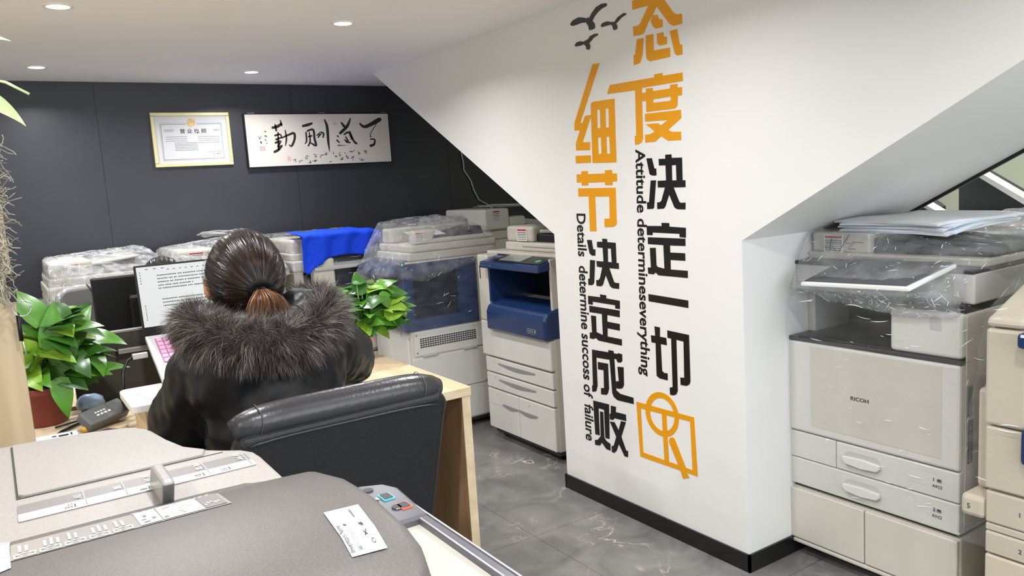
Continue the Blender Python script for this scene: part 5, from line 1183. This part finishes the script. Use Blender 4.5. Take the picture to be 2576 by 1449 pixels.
for y in ys:
    z = zc(y); X_ = xr(y); row = [bm.verts.new((-.30, y, z))]
    for k in range(1, 13): row.append(bm.verts.new((-.30+(X_-.012+.30)*k/12, y, z-.0008*(k == 12))))
    for dx, dz in ((-.006, .0025), (-.002, .007), (0, .014)): row.append(bm.verts.new((X_+dx, y, max(z-dz, 1.058))))
    row.append(bm.verts.new((X_-.004, y, 1.060))); rows.append(row)
for a, c in zip(rows, rows[1:]):
    for k in range(len(a)-1): bm.faces.new((a[k], a[k+1], c[k+1], c[k])).smooth = True
bm.faces.new([r_[0] for r_ in rows]+[bm.verts.new((-.30, .705, 1.058)), bm.verts.new((-.30, .385, 1.058))])
bm.faces.new([r_[-1] for r_ in rows][::-1]+[bm.verts.new((-.30, .385, 1.0575)), bm.verts.new((-.30, .705, 1.0575))])
bmesh.ops.recalc_face_normals(bm, faces=bm.faces[:]); me = bpy.data.meshes.new('feeder_cover'); bm.to_mesh(me); bm.free()
cv = G(obj('feeder_cover', me, 'adf_cover', gc))
def onc(px, py, z0=1.125):
    q = on(px, py, 2, z0)
    for _ in range(4): q = on(px, py, 2, zc(q.y))
    return q
def patch(name, quad, m, par, lift=.0006, n=10, label=None):
    """a printed label lying on the curved cover; quad = its four corners"""
    bm = bmesh.new(); g = []
    for i in range(n+1):
        u = i/n; a = quad[0].lerp(quad[1], u); c = quad[3].lerp(quad[2], u); row = []
        for j in range(n+1): p = a.lerp(c, j/n); row.append(bm.verts.new((p.x, p.y, zc(p.y)+lift)))
        g.append(row)
    for i in range(n):
        for j in range(n): bm.faces.new((g[i][j], g[i+1][j], g[i+1][j+1], g[i][j+1]))
    bmesh.ops.recalc_face_normals(bm, faces=bm.faces[:])
    if sum(f.normal.z for f in bm.faces) < 0: bmesh.ops.reverse_faces(bm, faces=bm.faces[:])
    me = bpy.data.meshes.new(name); bm.to_mesh(me); bm.free(); return obj(name, me, m, par, label)
def sub(quad, u0, u1, v0, v1):
    f = lambda u, v: quad[0].lerp(quad[1], u).lerp(quad[3].lerp(quad[2], u), v); return [f(u0, v0), f(u1, v0), f(u1, v1), f(u0, v1)]
def marks(name, quad, rects, m, par, lift):
    bm = bmesh.new()
    for r in rects:
        vs = []
        f = lambda u, v: quad[0].lerp(quad[1], u).lerp(quad[3].lerp(quad[2], u), v)
        for u, v in (((r[0], r[1]), (r[2], r[1]), (r[2], r[3]), (r[0], r[3])) if not isinstance(r[0], tuple) else r): p = f(u, v); vs.append(bm.verts.new((p.x, p.y, zc(p.y)+lift)))
        bm.faces.new(vs)
    me = bpy.data.meshes.new(name); bm.to_mesh(me); bm.free(); return obj(name, me, m, par)
def seg(u0, v0, u1, v1, w_=.03, asp=1.0):
    d = Vector((u1-u0, (v1-v0)*asp)); n_ = Vector((-d.y, d.x)).normalized()*w_*.5; return [(u0+n_.x, v0+n_.y/asp), (u1+n_.x, v1+n_.y/asp), (u1-n_.x, v1-n_.y/asp), (u0-n_.x, v0-n_.y/asp)]
mat('label_band', '96908b', .3, .5, nscale=60, namt=.04); mat('label_lines', 'dcd8d4', .4, nscale=60, namt=.03)
Z6 = lambda x, y: onc(x/3.377, 1020+y/3.377)
Q = [Vector((-.0135, .641, 0)), Vector((.123, .641, 0)), Vector((.123, .5765, 0)), Vector((-.0135, .5765, 0))]
lb = patch('instruction_label', Q, 'label_band', cv, .0005, 14, 'gray instruction label with pictograms')
R_ = []
for k in range(5):
    u0 = .012+k*.106; u1 = u0+.092; v0, v1 = .80, .985; t = .008
    R_ += [(u0, v0, u1, v0+.03), (u0, v1-.03, u1, v1), (u0, v0, u0+t, v1), (u1-t, v0, u1, v1), seg(u0+.006, v0+.03, u1-.006, v1-.03, .006, .45), seg(u0+.006, v1-.03, u1-.006, v0+.03, .006, .45)]
    for j in range(2+k % 2): R_.append((u0+.02+j*.028, .42+.06*((k+j) % 2), u0+.034+j*.028, .74))
marks('pictograms', Q, R_, 'label_lines', lb, .0010)
patch('white_field', sub(Q, .56, .662, .04, .97), 'label_white', lb, .0010); patch('white_field', sub(Q, .668, .872, .04, .97), 'label_white', lb, .0010)
marks('print', Q, [(.575, .72, .60, .76), (.59, .22, .61, .62), (.625, .15, .645, .80), (.58, .84, .61, .90), (.675, .84, .70, .9), seg(.70, .25, .76, .12, .008, .45), seg(.76, .35, .83, .1, .008, .45), seg(.72, .30, .86, .22, .006, .45), seg(.69, .45, .74, .40, .01, .45), seg(.78, .5, .84, .62, .008, .45), seg(.74, .62, .80, .56, .008, .45), seg(.80, .62, .86, .85, .006, .45), seg(.76, .72, .78, .9, .006, .45), seg(.78, .9, .85, .88, .006, .45)], 'ink_gray', lb, .0014)
patch('dark_field', sub(Q, .876, .985, .05, .95), 'ruler_gray', lb, .0009)
marks('stripes', Q, [(.886+k*.017, .1+.08*(k % 2), .895+k*.017, .85-.05*(k % 3)) for k in range(5)], 'label_lines', lb, .0013)
ws = [onc(814, 1292), onc(901, 1271), onc(975, 1380), onc(886, 1404)]
wl = patch('inventory_sticker', ws, 'paper', cv, .0007, 10, 'white inventory sticker')
marks('marks', ws, [seg(.62, .64, .70, .72, .03, 1.6), seg(.62, .73, .72, .62, .03, 1.6), seg(.63, .47, .75, .47, .03, 1.6), seg(.66, .43, .70, .53, .03, 1.6), seg(.72, .43, .74, .52, .03, 1.6), seg(.25, .40, .32, .43, .05, 1.6)]+[seg(.76+.045*cos(a), .84+.04*sin(a), .76+.045*cos(a+.5), .84+.04*sin(a+.5), .02, 1.6) for a in [k*.45 for k in range(13)]]+[(.64+.03*k, .08, .655+.03*k, .30) for k in range(2)], 'ink', wl, .0012)
exs = (ws[0]-ws[3]); exs.z = 0; exs.normalize(); eys = Vector((0, 0, 1)).cross(exs)
def lab_line(s, u, v, ht, m):
    p = ws[0].lerp(ws[1], u).lerp(ws[3].lerp(ws[2], u), v); me = lettering(s, None, ht, .01); out = obj('words', me, m, wl)
    for vx in me.vertices:
        q = p+exs*vx.co.x+eys*vx.co.y; vx.co = (q.x, q.y, zc(q.y)+.0013)
lab_line('Inventory Name', .20, .95, .0046, 'ink'); lab_line('MFP 000000', .40, .93, .0034, 'ink_gray')
l2 = [onc(0, 1358), onc(24, 1355), onc(28, 1431), onc(0, 1443)]; l2 = [l2[0]+(l2[0]-l2[1])*1.5, l2[1], l2[2], l2[3]+(l2[3]-l2[2])*1.5]
wl2 = patch('small_label', l2, 'paper', cv, .0007); marks('print', l2, [(.3+.07*k, .12, .33+.07*k, .8) for k in range(9)], 'ink_gray', wl2, .0012)
# ruler and side guide on the tray
rl = place('ruler', plate([rrect(-.008, .186, .748, .791, .002, 2)], .0008), 'ruler_gray', tr, (0, 0, 1.0984), UW, (0, 1, 0), 'paper-size scale')
place('scale_strip', plate([rrect(-.008, .186, .748, .7655, .001, 2)], .0006), 'ruler_light', rl, (0, 0, .0007), UW, (0, 1, 0))
def px_x(zx, zy): return on(zx/3.377, 1020+zy/3.377, 2, 1.099).x
for zx, zy, s in ((692, 735, 'A5'), (1022, 655, 'B5'), (1283, 595, 'A5 A4'), (1700, 495, 'B5 B4'), (2045, 420, 'A4 A3')):
    X_ = px_x(zx, zy)+.001
    place('mark', bars([(X_-.0006, .7655, X_+.0002, .789)]), 'label_white', rl, (0, 0, .0012), UW, (0, 1, 0)); place('mark', bars([(X_-.0004, .7485, X_+.0004, .7655)]), 'ink_gray', rl, (0, 0, .0014), UW, (0, 1, 0))
    place('writing', lettering(s, None, .0062, .01), 'label_white', rl, (X_-.0022, .7715, .0012), (0, 1, 0), (-1, 0, 0))
for zx, zy, s in ((640, 845, '5½'), (1265, 690, '8'), (1725, 578, '10'), (1942, 525, '11')):
    X_ = px_x(zx, zy)
    place('mark', bars([(X_-.0007, .750, X_+.0002, .7585)]), 'ink', rl, (0, 0, .0014), UW, (0, 1, 0)); place('writing', lettering(s, None, .006, .005), 'ink', rl, (X_-.002, .751, .0014), (0, 1, 0), (-1, 0, 0))
gd = G(MB().prism([(.70, 1.098), (.765, 1.098), (.742, 1.1215), (.735, 1.124), (.69, 1.124), (.683, 1.122)], 0, .0935, .1035).build('side_guide', 'guide_gray', gc, .0025, 3, 'gray sliding paper guide'))
